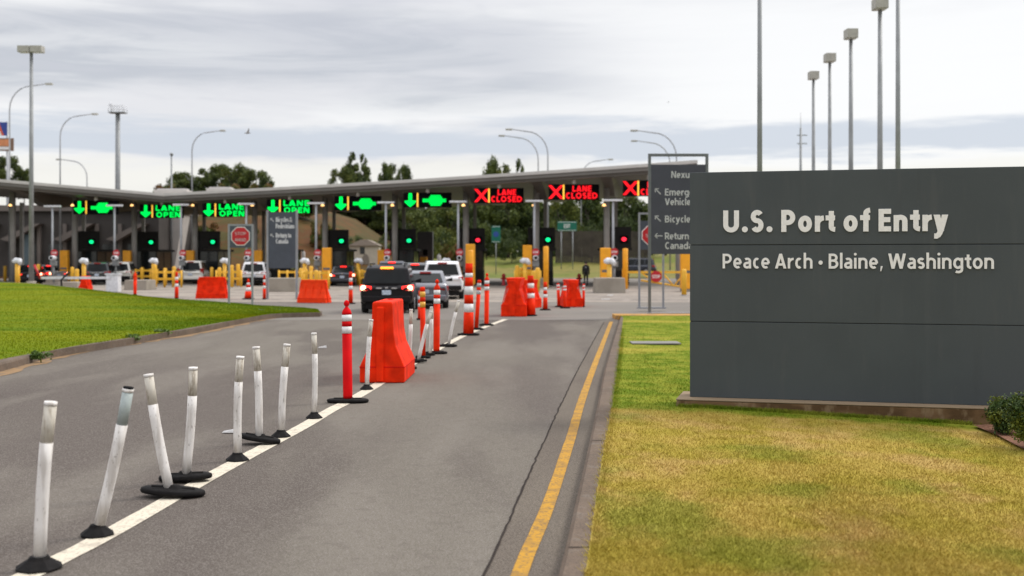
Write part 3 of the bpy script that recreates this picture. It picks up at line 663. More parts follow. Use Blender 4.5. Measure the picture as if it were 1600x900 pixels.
# Bicycles & Pedestrians sign
K = 33; b = B(416, K)
t = thing('guide_sign', 'blue grey guide sign reading Bicycles & Pedestrians and Return to Canada, between two posts', 'sign', (b.x, b.y, 0), 0)
w = 49/K
for xx in (0, w-.1):
    mb = MB(); mb.box(xx, xx+.1, 0, .1, 0, H+(HY-328)/K); mb.build('post', m_steelL, t)
mb = MB(); mb.box(.101, w-.101, .01, .08, H+(HY-419)/K, H+(HY-331)/K); mb.build('panel', m_navy2, t)
for body, px, py, wd in (('Bicycles &', 431, 347, 25), ('Pedestrians', 431, 357, 29), ('Return to', 431, 371.5, 24), ('Canada', 431, 380.5, 19)):
    o = text(body, 7.6/K, m_letter2, t, w=.2, width=wd/K); o.location = ((px-416)/K, .004, H+(HY-py)/K)
for px, py, an in ((425, 343.5, R(135)), (425, 368, R(135))):
    mb = MB(); arrow(mb, (px-416)/K, H+(HY-py)/K, 3.6/K, an, .005, .16); mb.build('arrow', m_letter2, t)

# ------------------------------------------------------------------ canopy
ORD = ['first', 'second', 'third', 'fourth', 'fifth', 'sixth', 'seventh', 'eighth', 'ninth']
def Kl(px): return 20+(px-250)*.0050 if px > 250 else 20+(250-px)*.004
t = thing('inspection_canopy', 'long low grey canopy roof bending over all inspection lanes', 'canopy', (0, 100, 0))
base = Vector((0, 100, 0))
def edge(px):
    k = Kl(px)
    if px <= 255: y = 303+(px-255)*(22/255)
    else: y = 303-(px-255)*(52/835)+2.5*math.sin((px-255)/835*math.pi)
    return P(px, y, k)
xs = [-420, -200, 0, 130, 235, 255, 275, 400, 520, 640, 760, 880, 1000, 1090]
front = [edge(px) for px in xs]
dep = 22
def rear(p, px): return Vector((p.x*1.06+2.5, p.y+dep, p.z+.15))
mb = MB(); mf = MB(); md = MB(); mr_ = MB()
rg = []; r2 = []; r3 = []; r4 = []
for p, px in zip(front, xs):
    q = rear(p, px); p = p-base; q = q-base
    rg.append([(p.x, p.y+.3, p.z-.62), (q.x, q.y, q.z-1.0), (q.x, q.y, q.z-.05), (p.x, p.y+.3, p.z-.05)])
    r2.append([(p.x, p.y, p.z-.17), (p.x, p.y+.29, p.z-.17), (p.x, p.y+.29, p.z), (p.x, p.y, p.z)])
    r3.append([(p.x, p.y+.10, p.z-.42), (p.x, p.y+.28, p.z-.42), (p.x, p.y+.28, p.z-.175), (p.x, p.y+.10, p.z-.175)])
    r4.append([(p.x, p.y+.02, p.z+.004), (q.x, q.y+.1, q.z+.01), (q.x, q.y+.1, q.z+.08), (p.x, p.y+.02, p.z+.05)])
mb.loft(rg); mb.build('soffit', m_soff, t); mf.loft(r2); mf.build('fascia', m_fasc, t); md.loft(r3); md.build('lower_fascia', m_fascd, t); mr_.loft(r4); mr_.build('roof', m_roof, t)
colx = [20, 117, 210, 305, 398, 508, 617, 728, 838, 948, 1062]
def roofz(px, depth):      # underside height at a column
    p = edge(px); return p.z-.62-.38*depth/dep
for i, cx in enumerate(colx):
    k = Kl(cx)*.955; b = B(cx, k); zt = H+(HY-310)/k
    w = .36
    mb = MB(); mb.tube([(b.x, b.y-100, 0), (b.x, b.y-100, roofz(cx, 5)+.1)], w/2+.04, 14); mb.build('column', m_colm, t)
    kk = k*.86; b2 = B(cx+14, kk)
    mb = MB(); mb.box(b2.x-.14, b2.x+.14, b2.y-100-.14, b2.y-100+.14, 0, roofz(cx, 16)+.2); mb.build('column', m_colm, t)
    # haunched beam over each column line
    mb = MB(); zf = edge(cx).z
    f0 = edge(cx); q0 = rear(f0, cx); dxy = (q0-f0)
    def pt(tt, dx, dz): v = f0+dxy*tt-base; return (v.x+dx, v.y, v.z-.62-.38*tt+dz)
    hb = [(.02, -.02), (.12, -.35), (.24, -.95), (.36, -.95), (.6, -.5), (.98, -.15)]
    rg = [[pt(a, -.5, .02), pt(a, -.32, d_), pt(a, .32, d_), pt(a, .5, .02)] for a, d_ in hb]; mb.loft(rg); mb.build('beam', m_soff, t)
    mb = MB(); lp = P(cx-4, 322, Kl(cx)*.99)-base
    mb.lathe([(.02, .16), (.10, .1), (.13, 0)], (lp.x, lp.y, lp.z)); mb.build('downlight', m_lampw, t)
# rooftop units (stand on the roof)
for i, (x0, x1, y0, kk, lab) in enumerate(((98, 131, 293, 18.5, 'low pale rooftop unit on the canopy, leftmost of three'), (240, 292, 295, 18.2, 'long pale rooftop unit above the bend of the canopy'), (322, 362, 294, 18.3, 'pale rooftop unit on the canopy just right of its bend'))):
    a = B(x0, kk); c = B(x1, kk); fz = edge((x0+x1)/2); zr = fz.z+.1; ztop = H+(HY-y0)/kk
    tu = thing('rooftop_unit', lab, 'rooftop unit', (a.x, a.y, zr), 0, 'rooftop units on the canopy')
    mb = MB(); mb.box(0, c.x-a.x, 0, 1.6, 0, min(.75, max(.3, ztop-zr))); mb.build('housing', m_pale, tu, bevel=.04)
    mb = MB(); mb.box(.2, c.x-a.x-.2, .2, 1.4, min(.75, max(.3, ztop-zr))+.001, min(.75, max(.3, ztop-zr))+.12); mb.build('lid', m_fasc, tu)

# LED lane signs
leds = [(149, 324, 'blob'), (252, 330, 'open'), (351, 328, 'open'), (452, 322.5, 'open'), (559, 317.5, 'blob'), (668, 312.5, 'blob'), (780, 305.5, 'closed'), (897, 300, 'closed'), (1014, 294, 'closed')]
def led(i, px, py, kind):
    k = Kl(px)*.99; p = P(px, py, k); w, h_ = 3.42, 1.06
    desc = {'open': 'green LANE OPEN sign with down arrow', 'blob': 'lane sign with green arrow and stepped green patch', 'closed': 'red LANE CLOSED sign with an X'}[kind]
    t = thing('lane_sign', '%s, %s from the left' % (desc, ORD[i]), 'lane sign', p, 0, 'electronic lane signs hanging from the canopy')
    mb = MB(); mb.box(-w/2, w/2, 0, .28, -h_/2, h_/2); mb.build('cabinet', m_black, t, bevel=.02)
    zt = edge(px).z-.6-p.z
    mb = MB(); mb.tube([(0, .14, h_/2), (0, .14, max(h_/2+.1, zt+.1))], .055, 8); mb.tube([(0, .14, zt-.32), (0, .14, zt+.05)], [.16, .10], 10); mb.build('hanger', m_fasc, t)
    mb = MB(); mb.box(-w*.208-.05, -w*.208+.05, -.012, -.001, -.5, .5); mb.build('divider', m_amber, t)
    ml = m_red if kind == 'closed' else m_green
    mb = MB(); cx = -w*.36
    if kind == 'closed':
        for s_ in (1, -1):
            a = [(-.40*s_-.11, -.45), (-.40*s_+.11, -.45), (.40*s_+.11, .45), (.40*s_-.11, .45)]
            mb.add([(cx+x_, -.004-.003*(s_ > 0), z_) for x_, z_ in a], [(0, 1, 2, 3)])
    else:
        mb.add([(cx+x_, -.005, z_) for x_, z_ in [(-.12, .48), (-.12, -.05), (-.40, -.05), (-.40, -.16), (0, -.5), (.40, -.16), (.40, -.05), (.12, -.05), (.12, .48)]], [tuple(range(9))])
    mb.build('symbol', ml, t)
    if kind == 'blob':
        mb = MB()
        for r_, (x0, x1) in enumerate(((.22, 1.0), (.12, 1.1), (-.34, 1.42), (-.34, 1.42), (.12, 1.1), (.22, 1.0))):
            z_ = .35-r_*.13; n_ = int((x1-x0)/.105)
            for c_ in range(n_):
                xx = x0+c_*.105; mb.box(xx, xx+.088, -.008, -.002, z_-.112, z_)
        mb.build('light_matrix', ml, t)
    else:
        rows_ = (('LANE', .30 if kind == 'closed' else -.12, .95 if kind == 'closed' else 1.4, .05, .44), ('CLOSED' if kind == 'closed' else 'OPEN', -.5 if kind == 'closed' else .02, 1.55, -.46, .42))
        if kind == 'closed': rows_ = (('LANE', -.12, 1.3, .03, .40), ('CLOSED', -.58, 2.18, -.45, .41))
        else: rows_ = (('LANE', -.46, 1.95, .03, .43), ('OPEN', -.42, 1.95, -.48, .42))
        for wd, x0, ww, z_, hh in rows_:
            o = text(wd, hh, ml, t, w=.2, ext=.003, width=ww); o.location = (x0, -.006, z_)
    return t
for i, (px, py, kd) in enumerate(leds): led(i, px, py, kd)

# ------------------------------------------------------------------ lane furniture: islands, booths, light poles, bollards
LN = lambda i: ORD[i]+' lane from the left'
tx = [82, 179, 283, 385, 494, 603, 716, 835, 958]
first_t = None
def make_tpole(kh):
    t = thing('lane_light_pole', '', 'light pole')
    mb = MB(); mb.tube([(0, 0, 0), (0, 0, kh)], .085, 10); mb.build('pole', m_pole, t)
    mb = MB(); mb.box(-.62, .62, -.16, .16, kh, kh+.14); mb.build('fixture', m_fix, t, bevel=.03)
    mb = MB(); mb.tube([(0, 0, 0), (0, 0, .08)], .2, 12); mb.build('base_plate', m_pole, t)
    return t
def make_campost():
    t = thing('camera_post', '', 'camera post')
    mb = MB(); mb.tube([(0, 0, 0), (0, 0, 1.55)], .07, 8); mb.build('post', m_poled, t)
    mb = MB(); mb.box(-.22, .22, -.2, .15, 1.25, 1.62); mb.build('cabinet', m_poled, t, bevel=.03)
    mb = MB(); mb.tube([(0, -.5, 1.83), (0, .1, 1.83)], [.17, .19], 12); mb.build('camera', m_fix, t)
    mb = MB(); mb.tube([(0, -.55, 1.83), (0, -.505, 1.83)], [.09, .11], 10); mb.build('lens', m_black, t)
    mb = MB(); mb.tube([(0, .14, 1.5), (0, .14, 2.45)], .03, 6); mb.build('bracket', m_poled, t)
    o = octagon(.27, .08, .1, 0, 2.2).build('stop_plate', m_stopred, t)
    l = text('STOP', .15, m_letter, o, align='CENTER', width=.36); l.location = (0, .078, 2.13)
    return t
def make_hood():
    t = thing('hooded_camera_bollard', '', 'camera bollard')
    mb = MB(); mb.tube([(0, 0, 0), (0, 0, 1.6)], .14, 12); mb.build('bollard', m_yellow_pale, t)
    mb = MB(); mb.tube([(.3, -.25, 1.62), (.15, -.05, 1.78), (-.12, 0, 1.80), (-.32, 0, 1.76)], [.12, .2, .2, .08], 12); mb.build('hood', m_fix, t)
    return t
def make_bollard(r, h, m):
    t = thing('yellow_bollard', '', 'bollard')
    mb = MB(); mb.lathe([(r, 0), (r, h-.05), (r*.8, h), (0.01, h+.02)], n=14); mb.build('tube', m, t)
    mb = MB(); mb.lathe([(r*1.5, 0), (r*1.5, .03), (r*1.02, .05)], n=14); mb.build('flange', m_poled, t)
    return t
def make_portal():
    t = thing('radiation_monitor', '', 'monitor pillar')
    mb = MB(); mb.box(-.32, .32, -.22, .22, .18, 2.6); mb.build('cabinet', m_yellow, t, bevel=.05)
    mb = MB(); mb.box(-.26, .26, -.18, .18, 0, .18); mb.build('foot', m_conc, t)
    mb = MB(); mb.box(-.24, .24, -.235, -.222, 1.1, 1.25); mb.build('vent', m_steel, t)
    return t
def make_rail(n=4, w=1.7, h=1.15):
    t = thing('guard_railing', '', 'railing')
    for k in range(n):
        mb = MB(); mb.tube([(w*k/(n-1), 0, 0), (w*k/(n-1), 0, h)], .075, 10); mb.build('post', m_yellow_pale, t)
    for z_ in (.5, .95):
        mb = MB(); mb.box(.0, w, -.045, .045, z_, z_+.15); mb.build('rail', m_yellow_pale, t)
    return t
def make_island():
    t = thing('traffic_island', '', 'traffic island')
    mb = MB(); mb.box(-.75, .75, -1.5, 13, 0, .16); mb.build('kerb_slab', m_conc, t, bevel=.04)
    mb = MB(); mb.loft([[(-.6, y, 0.16), (.6, y, .16), (.5, y, .62), (-.5, y, .62)] for y in (-1.2, 1.6)]); mb.build('crash_block', m_conc, t, bevel=.05)
    return t
def make_booth(lamp):
    t = thing('inspection_booth', '', 'booth')
    mb = MB(); mb.box(-.7, .7, 0, 4.2, 0, 1.05); mb.build('base', m_dark, t, bevel=.03)
    mb = MB(); mb.box(-.66, .66, .03, 4.17, 1.05, 2.45); mb.build('glazing', m_dglass, t)
    for x in (-.68, .62):
        for y in (0.0, 2.0, 4.14):
            mb = MB(); mb.box(x, x+.06, y, y+.06, 1.05, 2.45); mb.build('mullion', m_dark, t)
    mb = MB(); mb.box(-.85, .85, -.25, 4.4, 2.45, 2.62); mb.build('roof', m_dark, t)
    mb = MB(); mb.box(-.8, .8, -.2, .1, 2.63, 4.05); mb.build('header', m_dark, t, bevel=.02)
    sg = MB(); sg.box(.16, .60, -.30, -.201, 2.95, 3.45); hs = sg.build('signal_housing', m_black, t)
    l = MB(); l.tube([(.38, -.33, 3.2), (.38, -.302, 3.2)], .14, 16); l.build('signal_lamp', lamp, hs)
    return t
m_gl = mat('signal green', (0, 1, .30), emit=1.3); m_rl = mat('signal red', (1, .02, .05), emit=1.6)
tp0, cp0, hd0, is0 = make_tpole(5.7), make_campost(), make_hood(), make_island()
bg0, br0 = make_booth(m_gl), make_booth(m_rl)
pm0, yb0, yt0, rl0 = make_portal(), make_bollard(.13, 1.35, m_yellow_pale), make_bollard(.21, 2.7, m_yellow), make_rail()
used = set()
def place(proto, loc, label, group, rz=0, scale=None):
    if proto not in used:
        used.add(proto); proto.location = loc; proto.rotation_euler = (0, 0, rz); proto['label'] = label; proto['group'] = group
        if scale: proto.scale = scale
        return proto
    return dup(proto, loc, rz, label, group, scale)
used_ = None
signal = [(144, 0), (237, 0), (333, 0), (446, 0), (533, 0), (638, 0), (745, 1), (854, 0), (972, 1)]
for i in range(9):
    px = tx[i]; k = Kl(px)
    kh = (405-(321-i*1.2))/k+H
    p = B(px, k)
    z_is = .16
    fy = F/(k*1.10)
    isl = B(px+6, k*1.0); place(is0, isl, 'concrete traffic island with crash block beside the %s' % LN(i), 'traffic islands between the lanes', rz=math.atan2(-(isl.x), isl.y)*.6)
    place(tp0, (p.x, p.y, z_is), 'grey pole with flat white light bar at the %s' % LN(i), 'light poles between the lanes', scale=(1, 1, (kh-z_is)/5.84))
    c = B(px+2, k*1.03); place(cp0, (c.x, c.y, z_is), 'white camera and red stop plate on a post at the %s' % LN(i), 'camera posts at the lanes')
    sx, rd = signal[i]; b = B(sx-8, Kl(sx)*.945)
    place(br0 if rd else bg0, b, 'dark inspection booth with %s signal lamp at the %s' % ('red' if rd else 'green', LN(i)), 'dark inspection booths', scale=(1.22, 1, 1.03))
# per lane yellow hardware, (column px, distance scale)
portals = [(101, .96, 1), (199, .96, 1), (298, .96, 1), (404, .96, 1), (511, 1.04, 1.04), (597, .96, 1), (662, .8, .8), (735, 1.04, 1.12), (824, 1.0, 1.1), (946, 1.08, 1.0), (1072, 1.12, 1)]
for i, (px, kf, sz) in enumerate(portals):
    b = B(px, Kl(px)*kf); place(pm0, b, 'tall yellow radiation monitor pillar, number %d from the left behind the cars' % (i+1) if False else 'tall yellow radiation monitor pillar, %s from the left in the row' % (ORD+['tenth', 'eleventh'])[i], 'yellow radiation monitor pillars', scale=(1, 1, sz))
tall = [(853, 1.08, 1.0), (977, 1.06, .95), (735.5, 1.16, .9), (195, .8, .9), (215, .84, .95)]
names_t = ['beside the camera post at the eighth lane from the left', 'right of the rightmost crash block', 'behind the banded orange channelizer', 'in the shade beside the second monitor pillar', 'behind the second canopy column']
for (px, kf, sz), nm in zip(tall, names_t):
    b = B(px, Kl(px)*kf); place(yt0, b, 'tall round yellow bollard '+nm, 'tall yellow bollards', scale=(.8, .8, sz))
short = [(113, 1.03), (120, 1.2), (222, 1.03), (242, 1.18), (258, 1.12), (272, 1.1), (331, 1.03), (343, 1.1), (362, 1.15), (372, 1.1), (470, 1.12), (478, 1.08), (486, 1.15), (494, 1.22), (566, 1.0), (581, 1.08), (642, 1.0), (808, 1.05), (814, 1.0), (28, 1.15), (8, .9), (150, .9), (700, 1.1), (1069, 1.25), (840, 1.2), (60, 1.0), (835, 1.1)]
wordsn = ['one', 'two', 'three']
for j, (px, kf) in enumerate(short):
    b = B(px, Kl(px)*kf)
    lane = min(range(9), key=lambda q: abs(tx[q]-px)); side = 'left' if px < tx[lane] else 'right'
    lab = 'short pale yellow bollard %s of the %s light pole' % (side, ORD[lane])
    place(yb0, b, lab, 'short yellow bollards %s of the %s light pole' % (side, ORD[lane]), scale=(1, 1, random.uniform(.85, 1.15)))
hoods = [(27, 1.16), (131, 1.12), (240, 1.1), (351, 1.08), (476, 1.08), (560, 1.0), (697, 1.03), (820, 1.05), (952, 1.15)]
for i, (px, kf) in enumerate(hoods):
    b = B(px, Kl(px)*kf); place(hd0, b, 'yellow bollard with white camera hood, %s of its kind from the left' % ORD[i], 'hooded camera bollards')
rails = [(244, 1.16), (338, 1.12), (436, 1.1), (472, 1.16), (84, .95), (212, 1.0), (805, 1.02), (562, 1.02), (640, .9)]
for i, (px, kf) in enumerate(rails):
    b = B(px, Kl(px)*kf); place(rl0, b, 'low pale yellow guard railing, %s from the left' % ORD[sorted(range(9), key=lambda q: rails[q][0]).index(i)], 'yellow guard railings')

# yellow swing gate on the right with stop sign
k = 24.5; a = P(975, 427, k)
t = thing('swing_gate', 'yellow trussed swing gate with a small round-cornered red stop sign, behind the tall guide sign', 'gate', (a.x, a.y, 0))
L = 95/k
mb = MB(); mb.box(0, L, -.05, .05, a.z, a.z+.14); mb.build('top_rail', m_yellow_pale, t)
mb = MB(); z0 = H+(HY-438)/k; z1_ = H+(HY-449)/k
mb.tube([(L*.28, 0, z0), (L, 0, z1_)], .06, 8); mb.build('bottom_rail', m_yellow_pale, t)
for (x0, za, x1, zb_) in ((.30, a.z, .48, z0-.07), (.48, z0-.07, .64, a.z), (.64, a.z, .82, z1_+.08), (.82, z1_+.08, .99, a.z)):
    mb = MB(); mb.tube([(L*x0, 0, za), (L*x1, 0, zb_)], .05, 8); mb.build('brace', m_yellow_pale, t)
for x0 in (0, L):
    mb = MB(); mb.tube([(x0, .0, 0), (x0, 0, a.z+.3)], .12, 10); mb.build('post', m_yellow, t)
cx = (1025-975)/k; cz = H+(HY-432)/k
so = octagon(.38, -.09, -.07, cx, cz).build('stop_sign', m_stopred, t)
l = text('STOP', .2, m_letter, so, align='CENTER', width=.5); l.location = (cx, -.092, cz-.1)
for j, (px, kk, lab) in enumerate(((954, 28, 'large pale concrete crash block at the right end of the plaza'), (1082, 27, 'pale concrete block behind the yellow swing gate'), (437, 27, 'pale concrete block under the blue grey guide sign'), (211, 25.5, 'grey concrete block behind the white gate cabinet'), (105, 25.5, 'grey concrete block behind the white gate arm'))):
    b = B(px, kk); w = (24, 12, 25, 18, 16)[j]/kk; bh_ = (.85, .8, .8, .62, .5)[j]
    bb = MB(); bb.loft([[(-w, 0, 0), (w, 0, 0), (w, 2, 0), (-w, 2, 0)], [(-w*.95, .1, bh_), (w*.95, .1, bh_), (w*.95, 1.9, bh_), (-w*.95, 1.9, bh_)]])
    o = bb.build('crash_block', m_conc, bevel=.04); o.location = b; tag(o, lab, 'concrete block', 'concrete crash blocks')

# white boom gate far left
k = 27; b = B(177.5, k)
t = thing('boom_gate', 'white boom gate with its arm lowered toward the left, behind the lawn', 'barrier gate', b)
mb = MB(); mb.box(-.35, .35, -.3, .3, 0, 27/k+.0); mb.build('cabinet', m_fix, t, bevel=.03)
mb = MB(); mb.box(-.40, .40, -.34, .34, 27/k+.001, 27/k+.07); mb.build('lid', m_fix, t)
z_ = H+(HY-434)/k
mb = MB(); mb.box(-4.1, -.1, -.36, -.31, z_-.07, z_+.07); mb.build('arm', m_fix, t)
mb = MB(); mb.tube([(-4.1, -.33, z_-.05), (-4.45, -.33, z_+.75)], .07, 8); mb.build('arm_tip', m_stopred, t)
mb = MB(); mb.tube([(-2.85, -.34, 0), (-2.9, -.34, .7), (-2.45, -.34, 1.15)], .06, 8); mb.build('arm_rest', m_trim, t)

# ------------------------------------------------------------------ vehicles
def paint(name, c, rough=.25, metal=.3): return mat(name, c, rough, .03, 1, metal=metal, coat=.6)
p_black = paint('black paint', (.006, .005, .007), .3, 0); p_black.node_tree.nodes['Principled BSDF'].inputs['Coat Weight'].default_value = .05; p_black.node_tree.nodes['Principled BSDF'].inputs['Specular IOR Level'].default_value = .25; p_grey = paint('silver paint', (.17, .175, .20)); p_white = paint('white paint', (.76, .76, .78), .3, 0)
p_cream = paint('warm white paint', (.74, .72, .66), .3, 0); p_dkgrey = paint('dark grey paint', (.05, .055, .06)); p_navy = paint('dark blue grey paint', (.03, .035, .05)); p_lt = paint('light silver paint', (.45, .47, .47))
m_red_c = paint('dark maroon paint', (.10, .01, .014))
KIND = {
 'suv': dict(L=4.6, W=1.86, H=1.69, rear=.15, belt=1.02, sill=.38, gh=[(-2.18, 1.02), (-2.02, 1.58), (-1.75, 1.69), (.35, 1.69), (1.15, 1.05)], hood=1.02),
 'van': dict(L=4.9, W=1.95, H=1.78, rear=.08, belt=1.02, sill=.34, gh=[(-2.36, 1.02), (-2.22, 1.68), (-2.0, 1.78), (.7, 1.76), (1.6, 1.05)], hood=1.0),
 'sedan': dict(L=4.7, W=1.80, H=1.45, rear=.35, belt=.98, sill=.3, gh=[(-1.75, .98), (-1.15, 1.36), (-.75, 1.45), (.35, 1.43), (1.15, .98)], hood=.95),
 'bigsuv': dict(L=5.0, W=2.0, H=1.80, rear=.12, belt=1.12, sill=.42, gh=[(-2.36, 1.12), (-2.18, 1.70), (-1.9, 1.80), (.45, 1.80), (1.25, 1.14)], hood=1.1)}
def make_car(name, label, cat, kind, pm, loc, rz, lit=True, plate=m_plate, group=None, stripe=None, roofrack=False, topbrake=None):
    D = KIND[kind]; L, W, Ht = D['L'], D['W'], D['H']; hw = W/2; sl = D['sill']; bt = D['belt']
    t = thing(name, label, cat, loc, rz, group)
    st = []
    def ring(y, zb, zt, h_, tuck=.9):
        zm = (zb+zt)/2
        return [(-h_*tuck, y, zb), (-h_*.985, y, zb+.12), (-h_, y, zm), (-h_*.985, y, zt-.12), (-h_*.92, y, zt), (h_*.92, y, zt), (h_*.985, y, zt-.12), (h_, y, zm), (h_*.985, y, zb+.12), (h_*tuck, y, zb)]
    l2 = L/2
    bts = bt
    mb = MB()
    mb.loft([ring(-l2+.05, sl+.08, bts-.12, hw*.86), ring(-l2, sl+.1, bts-.2, hw*.9), ring(-l2+.02, sl+.05, bts-.1, hw*.94), ring(-l2+.14, sl, bts, hw*.985), ring(-l2+.6, sl-.08, bts, hw), ring(0, sl-.1, bts-.01, hw), ring(l2-1.3, sl-.1, bts-.02, hw), ring(l2-.5, sl-.06, D['hood']-.1, hw*.97), ring(l2-.08, sl, D['hood']-.28, hw*.86), ring(l2, sl+.08, D['hood']-.4, hw*.75)], smooth=True)
    body = mb.build('body', pm, t)
    # cabin
    gh = D['gh']; top = Ht; mb = MB(); wb = hw*.925; wt = hw*.745
    def wz(z): return wb+(wt-wb)*((z-bt)/(top-bt))
    y0, z0 = gh[0]; rings = []
    prof = gh
    left = [(-wz(z), y, z-.03 if i in (0, 4) else z) for i, (y, z) in enumerate(prof)]; right = [(wz(z), y, z-.03 if i in (0, 4) else z) for i, (y, z) in enumerate(prof)]
    mb.loft([left, right]); mb.build('cabin', pm, t, bevel=.05, seg=3)
    # rear window, windscreen
    def glassq(a, b, f0, f1, inx, outd, name):
        (ya, za), (yb, zb_) = a, b
        n = Vector((0, -(zb_-za), (yb-ya))).normalized()*outd
        if n.y > 0 and ya < 0: n = -n
        q = []
        for f in (f0, f1):
            y = ya+(yb-ya)*f; z = za+(zb_-za)*f
            q.append((y+n.y, z+n.z, wz(z)-inx))
        (y1, z1, w1), (y2, z2, w2) = q
        g = MB(); g.loft([[(-w1, y1, z1), (w1, y1, z1), (w2, y2, z2), (-w2, y2, z2)], [(-w1, y1-n.y*.9, z1-n.z*.9), (w1, y1-n.y*.9, z1-n.z*.9), (w2, y2-n.y*.9, z2-n.z*.9), (-w2, y2-n.y*.9, z2-n.z*.9)]])
        g.build(name, m_glass, t, bevel=.008)
    glassq(gh[0], gh[1], .06 if kind != 'sedan' else .05, .93, .14, .014, 'rear_window')
    ya, za = gh[3]; yb, zb_ = gh[4]; g = MB(); n = Vector((0, (za-zb_), (yb-ya))).normalized()*.014
    g.add([(-wz(zb_)+.1, yb-.06+n.y, zb_+.04+n.z), (wz(zb_)-.1, yb-.06+n.y, zb_+.04+n.z), (wz(za)-.1, ya+.04+n.y, za-.04+n.z), (-wz(za)+.1, ya+.04+n.y, za-.04+n.z)], [(0, 1, 2, 3)]); g.build('windscreen', m_glass, t)
    # side windows
    zt_ = top-.12; zb2 = bt+.04
    def ghy(z, rear_): 
        (ya, za), (yb, zb_) = (gh[0], gh[1]) if rear_ else (gh[4], gh[3]); return ya+(yb-ya)*(z-za)/(zb_-za)
    for s in (-1, 1):
        ys0, ys1 = ghy(zb2, 1)+.2, ghy(zb2, 0)-.14; yt0_, yt1_ = ghy(zt_, 1)+.22, ghy(zt_, 0)-.1
        cuts = [0, .24, .27, .60, .63, 1] if kind != 'sedan' else [0, .42, .45, .45, .45, 1]
        for a, b in ((0, 1), (2, 3), (4, 5)):
            if cuts[b]-cuts[a] < .01: continue
            g = MB(); q = []
            for f, z_, lo, hi in ((cuts[a], zb2, ys0, ys1), (cuts[b], zb2, ys0, ys1), (cuts[b], zt_, yt0_, yt1_), (cuts[a], zt_, yt0_, yt1_)): q.append((s*(wz(z_)+.009), lo+(hi-lo)*f, z_))
            g.add(q, [(0, 1, 2, 3)]); g.build('side_window', m_glass, t)
    # bumper, plate, lamps
    mb = MB(); mb.box(-hw*.9, hw*.9, -l2-.05, -l2+.16, sl+.02, sl+.24); mb.build('rear_bumper', m_trim if kind in ('suv', 'bigsuv') else pm, t, bevel=.05, seg=3)
    mb = MB(); mb.box(-hw*.8, hw*.8, -l2+.12, l2-.15, .18, sl+.06); mb.build('underbody', m_trim, t)
    mb = MB(); mb.box(-.155, .155, -l2-.02, -l2+.006, bt-.36, bt-.20) if kind != 'sedan' else mb.box(-.155, .155, -l2-.02, -l2+.006, .58, .74); mb.build('licence_plate', plate, t)
    for s in (-1, 1):
        mb = MB(); x0, x1 = s*hw*.56, s*(hw*.985)
        zl, zh = bt-.24, bt-.02
        if kind == 'sedan': zl, zh = .68, .88
        if kind in ('van', 'bigsuv'): zl, zh, x0 = bt-.24, bt+.22*(kind == 'van')-.02, s*hw*.76
        mb.loft([[(x0, -l2+.0, zl+.05), (x1, -l2+.07, zl), (x1, -l2+.07, zh), (x0, -l2+.0, zh-.05)], [(x0, -l2+.12, zl+.05), (x1*1.015, -l2+.36, zl+.06), (x1*1.015, -l2+.36, zh), (x0, -l2+.12, zh-.05)]])
        tl = mb.build('tail_light', m_tail if lit else m_tailoff, t, bevel=.02)
        if lit:
            mb = MB(); c_ = x1*.88; mb.lathe([(.02, .035), (.085, .02), (.10, 0)], (0, 0, 0), 14); lo = mb.build('bulb', m_tailhot, tl); lo.rotation_euler = (R(90), 0, 0); lo.location = (c_, -l2+.035, (zl+zh)/2)
    (ya, za) = gh[1]
    mb = MB(); mb.box(-.22, .22, ya-.10, ya+.02, za-.02, za+.045); mb.build('top_brake_lamp', (topbrake or m_tail) if lit else m_tailoff, t)
    mb = MB(); mb.box(-.05, .05, -l2-.012, -l2+.02, bt-.14, bt-.09); mb.build('badge', m_chrome, t)
    if kind == 'suv':
        mb = MB(); mb.box(-.36, -.17, -l2-.012, -l2+.03, bt-.15, bt-.11); mb.box(.17, .36, -l2-.012, -l2+.03, bt-.15, bt-.11); mb.build('chrome_trim', m_chrome, t)
    for y in (-l2+.95, l2-.92):
        for s in (-1, 1):
            mb = MB(); mb.tube([(s*(hw-.23), y, .34), (s*(hw-.21), y, .34), (s*(hw-.02), y, .34), (s*(hw+.0), y, .34)], [.29, .34, .34, .30], 24); w_ = mb.build('wheel', m_tyre, t)
            mb = MB(); mb.tube([(s*(hw+.002), y, .34), (s*(hw+.012), y, .34)], [.22, .20], 18); mb.build('rim', m_rim, w_)
            mb = MB()
            pr = [(.40*math.cos(R(a)), .40*math.sin(R(a))) for a in range(0, 181, 15)]; pi_ = [(.35*math.cos(R(a)), .35*math.sin(R(a))) for a in range(180, -1, -15)]
            rg = [[(x_, y+p_[0], .34+p_[1]) for p_ in pr+pi_] for x_ in (s*(hw-.05), s*(hw+.004))]; mb.loft(rg); mb.build('wheel_arch', m_trim, t)
    for s in (-1, 1):
        mb = MB(); yy = gh[4][0]-.45; mb.loft([[(s*(hw*.93), yy, bt+.03), (s*(hw*.93), yy+.1, bt+.03), (s*(hw*.93), yy+.1, bt+.09), (s*(hw*.93), yy, bt+.09)], [(s*(hw+.17), yy-.03, bt+.02), (s*(hw+.17), yy+.09, bt+.02), (s*(hw+.17), yy+.09, bt+.17), (s*(hw+.17), yy-.03, bt+.17)]]); mb.build('mirror', m_trim, t, bevel=.02)
    if stripe:
        mb = MB(); mb.box(-hw*.7, -hw*.15, -l2-.012, -l2+.012, bt-.15, bt-.1); mb.build('decal', stripe, t)
    if roofrack:
        for s in (-1, 1):
            mb = MB(); mb.box(s*wt*.86-.025, s*wt*.86+.025, -1.8, .2, top+.015, top+.06); mb.build('roof_rail', m_trim, t)
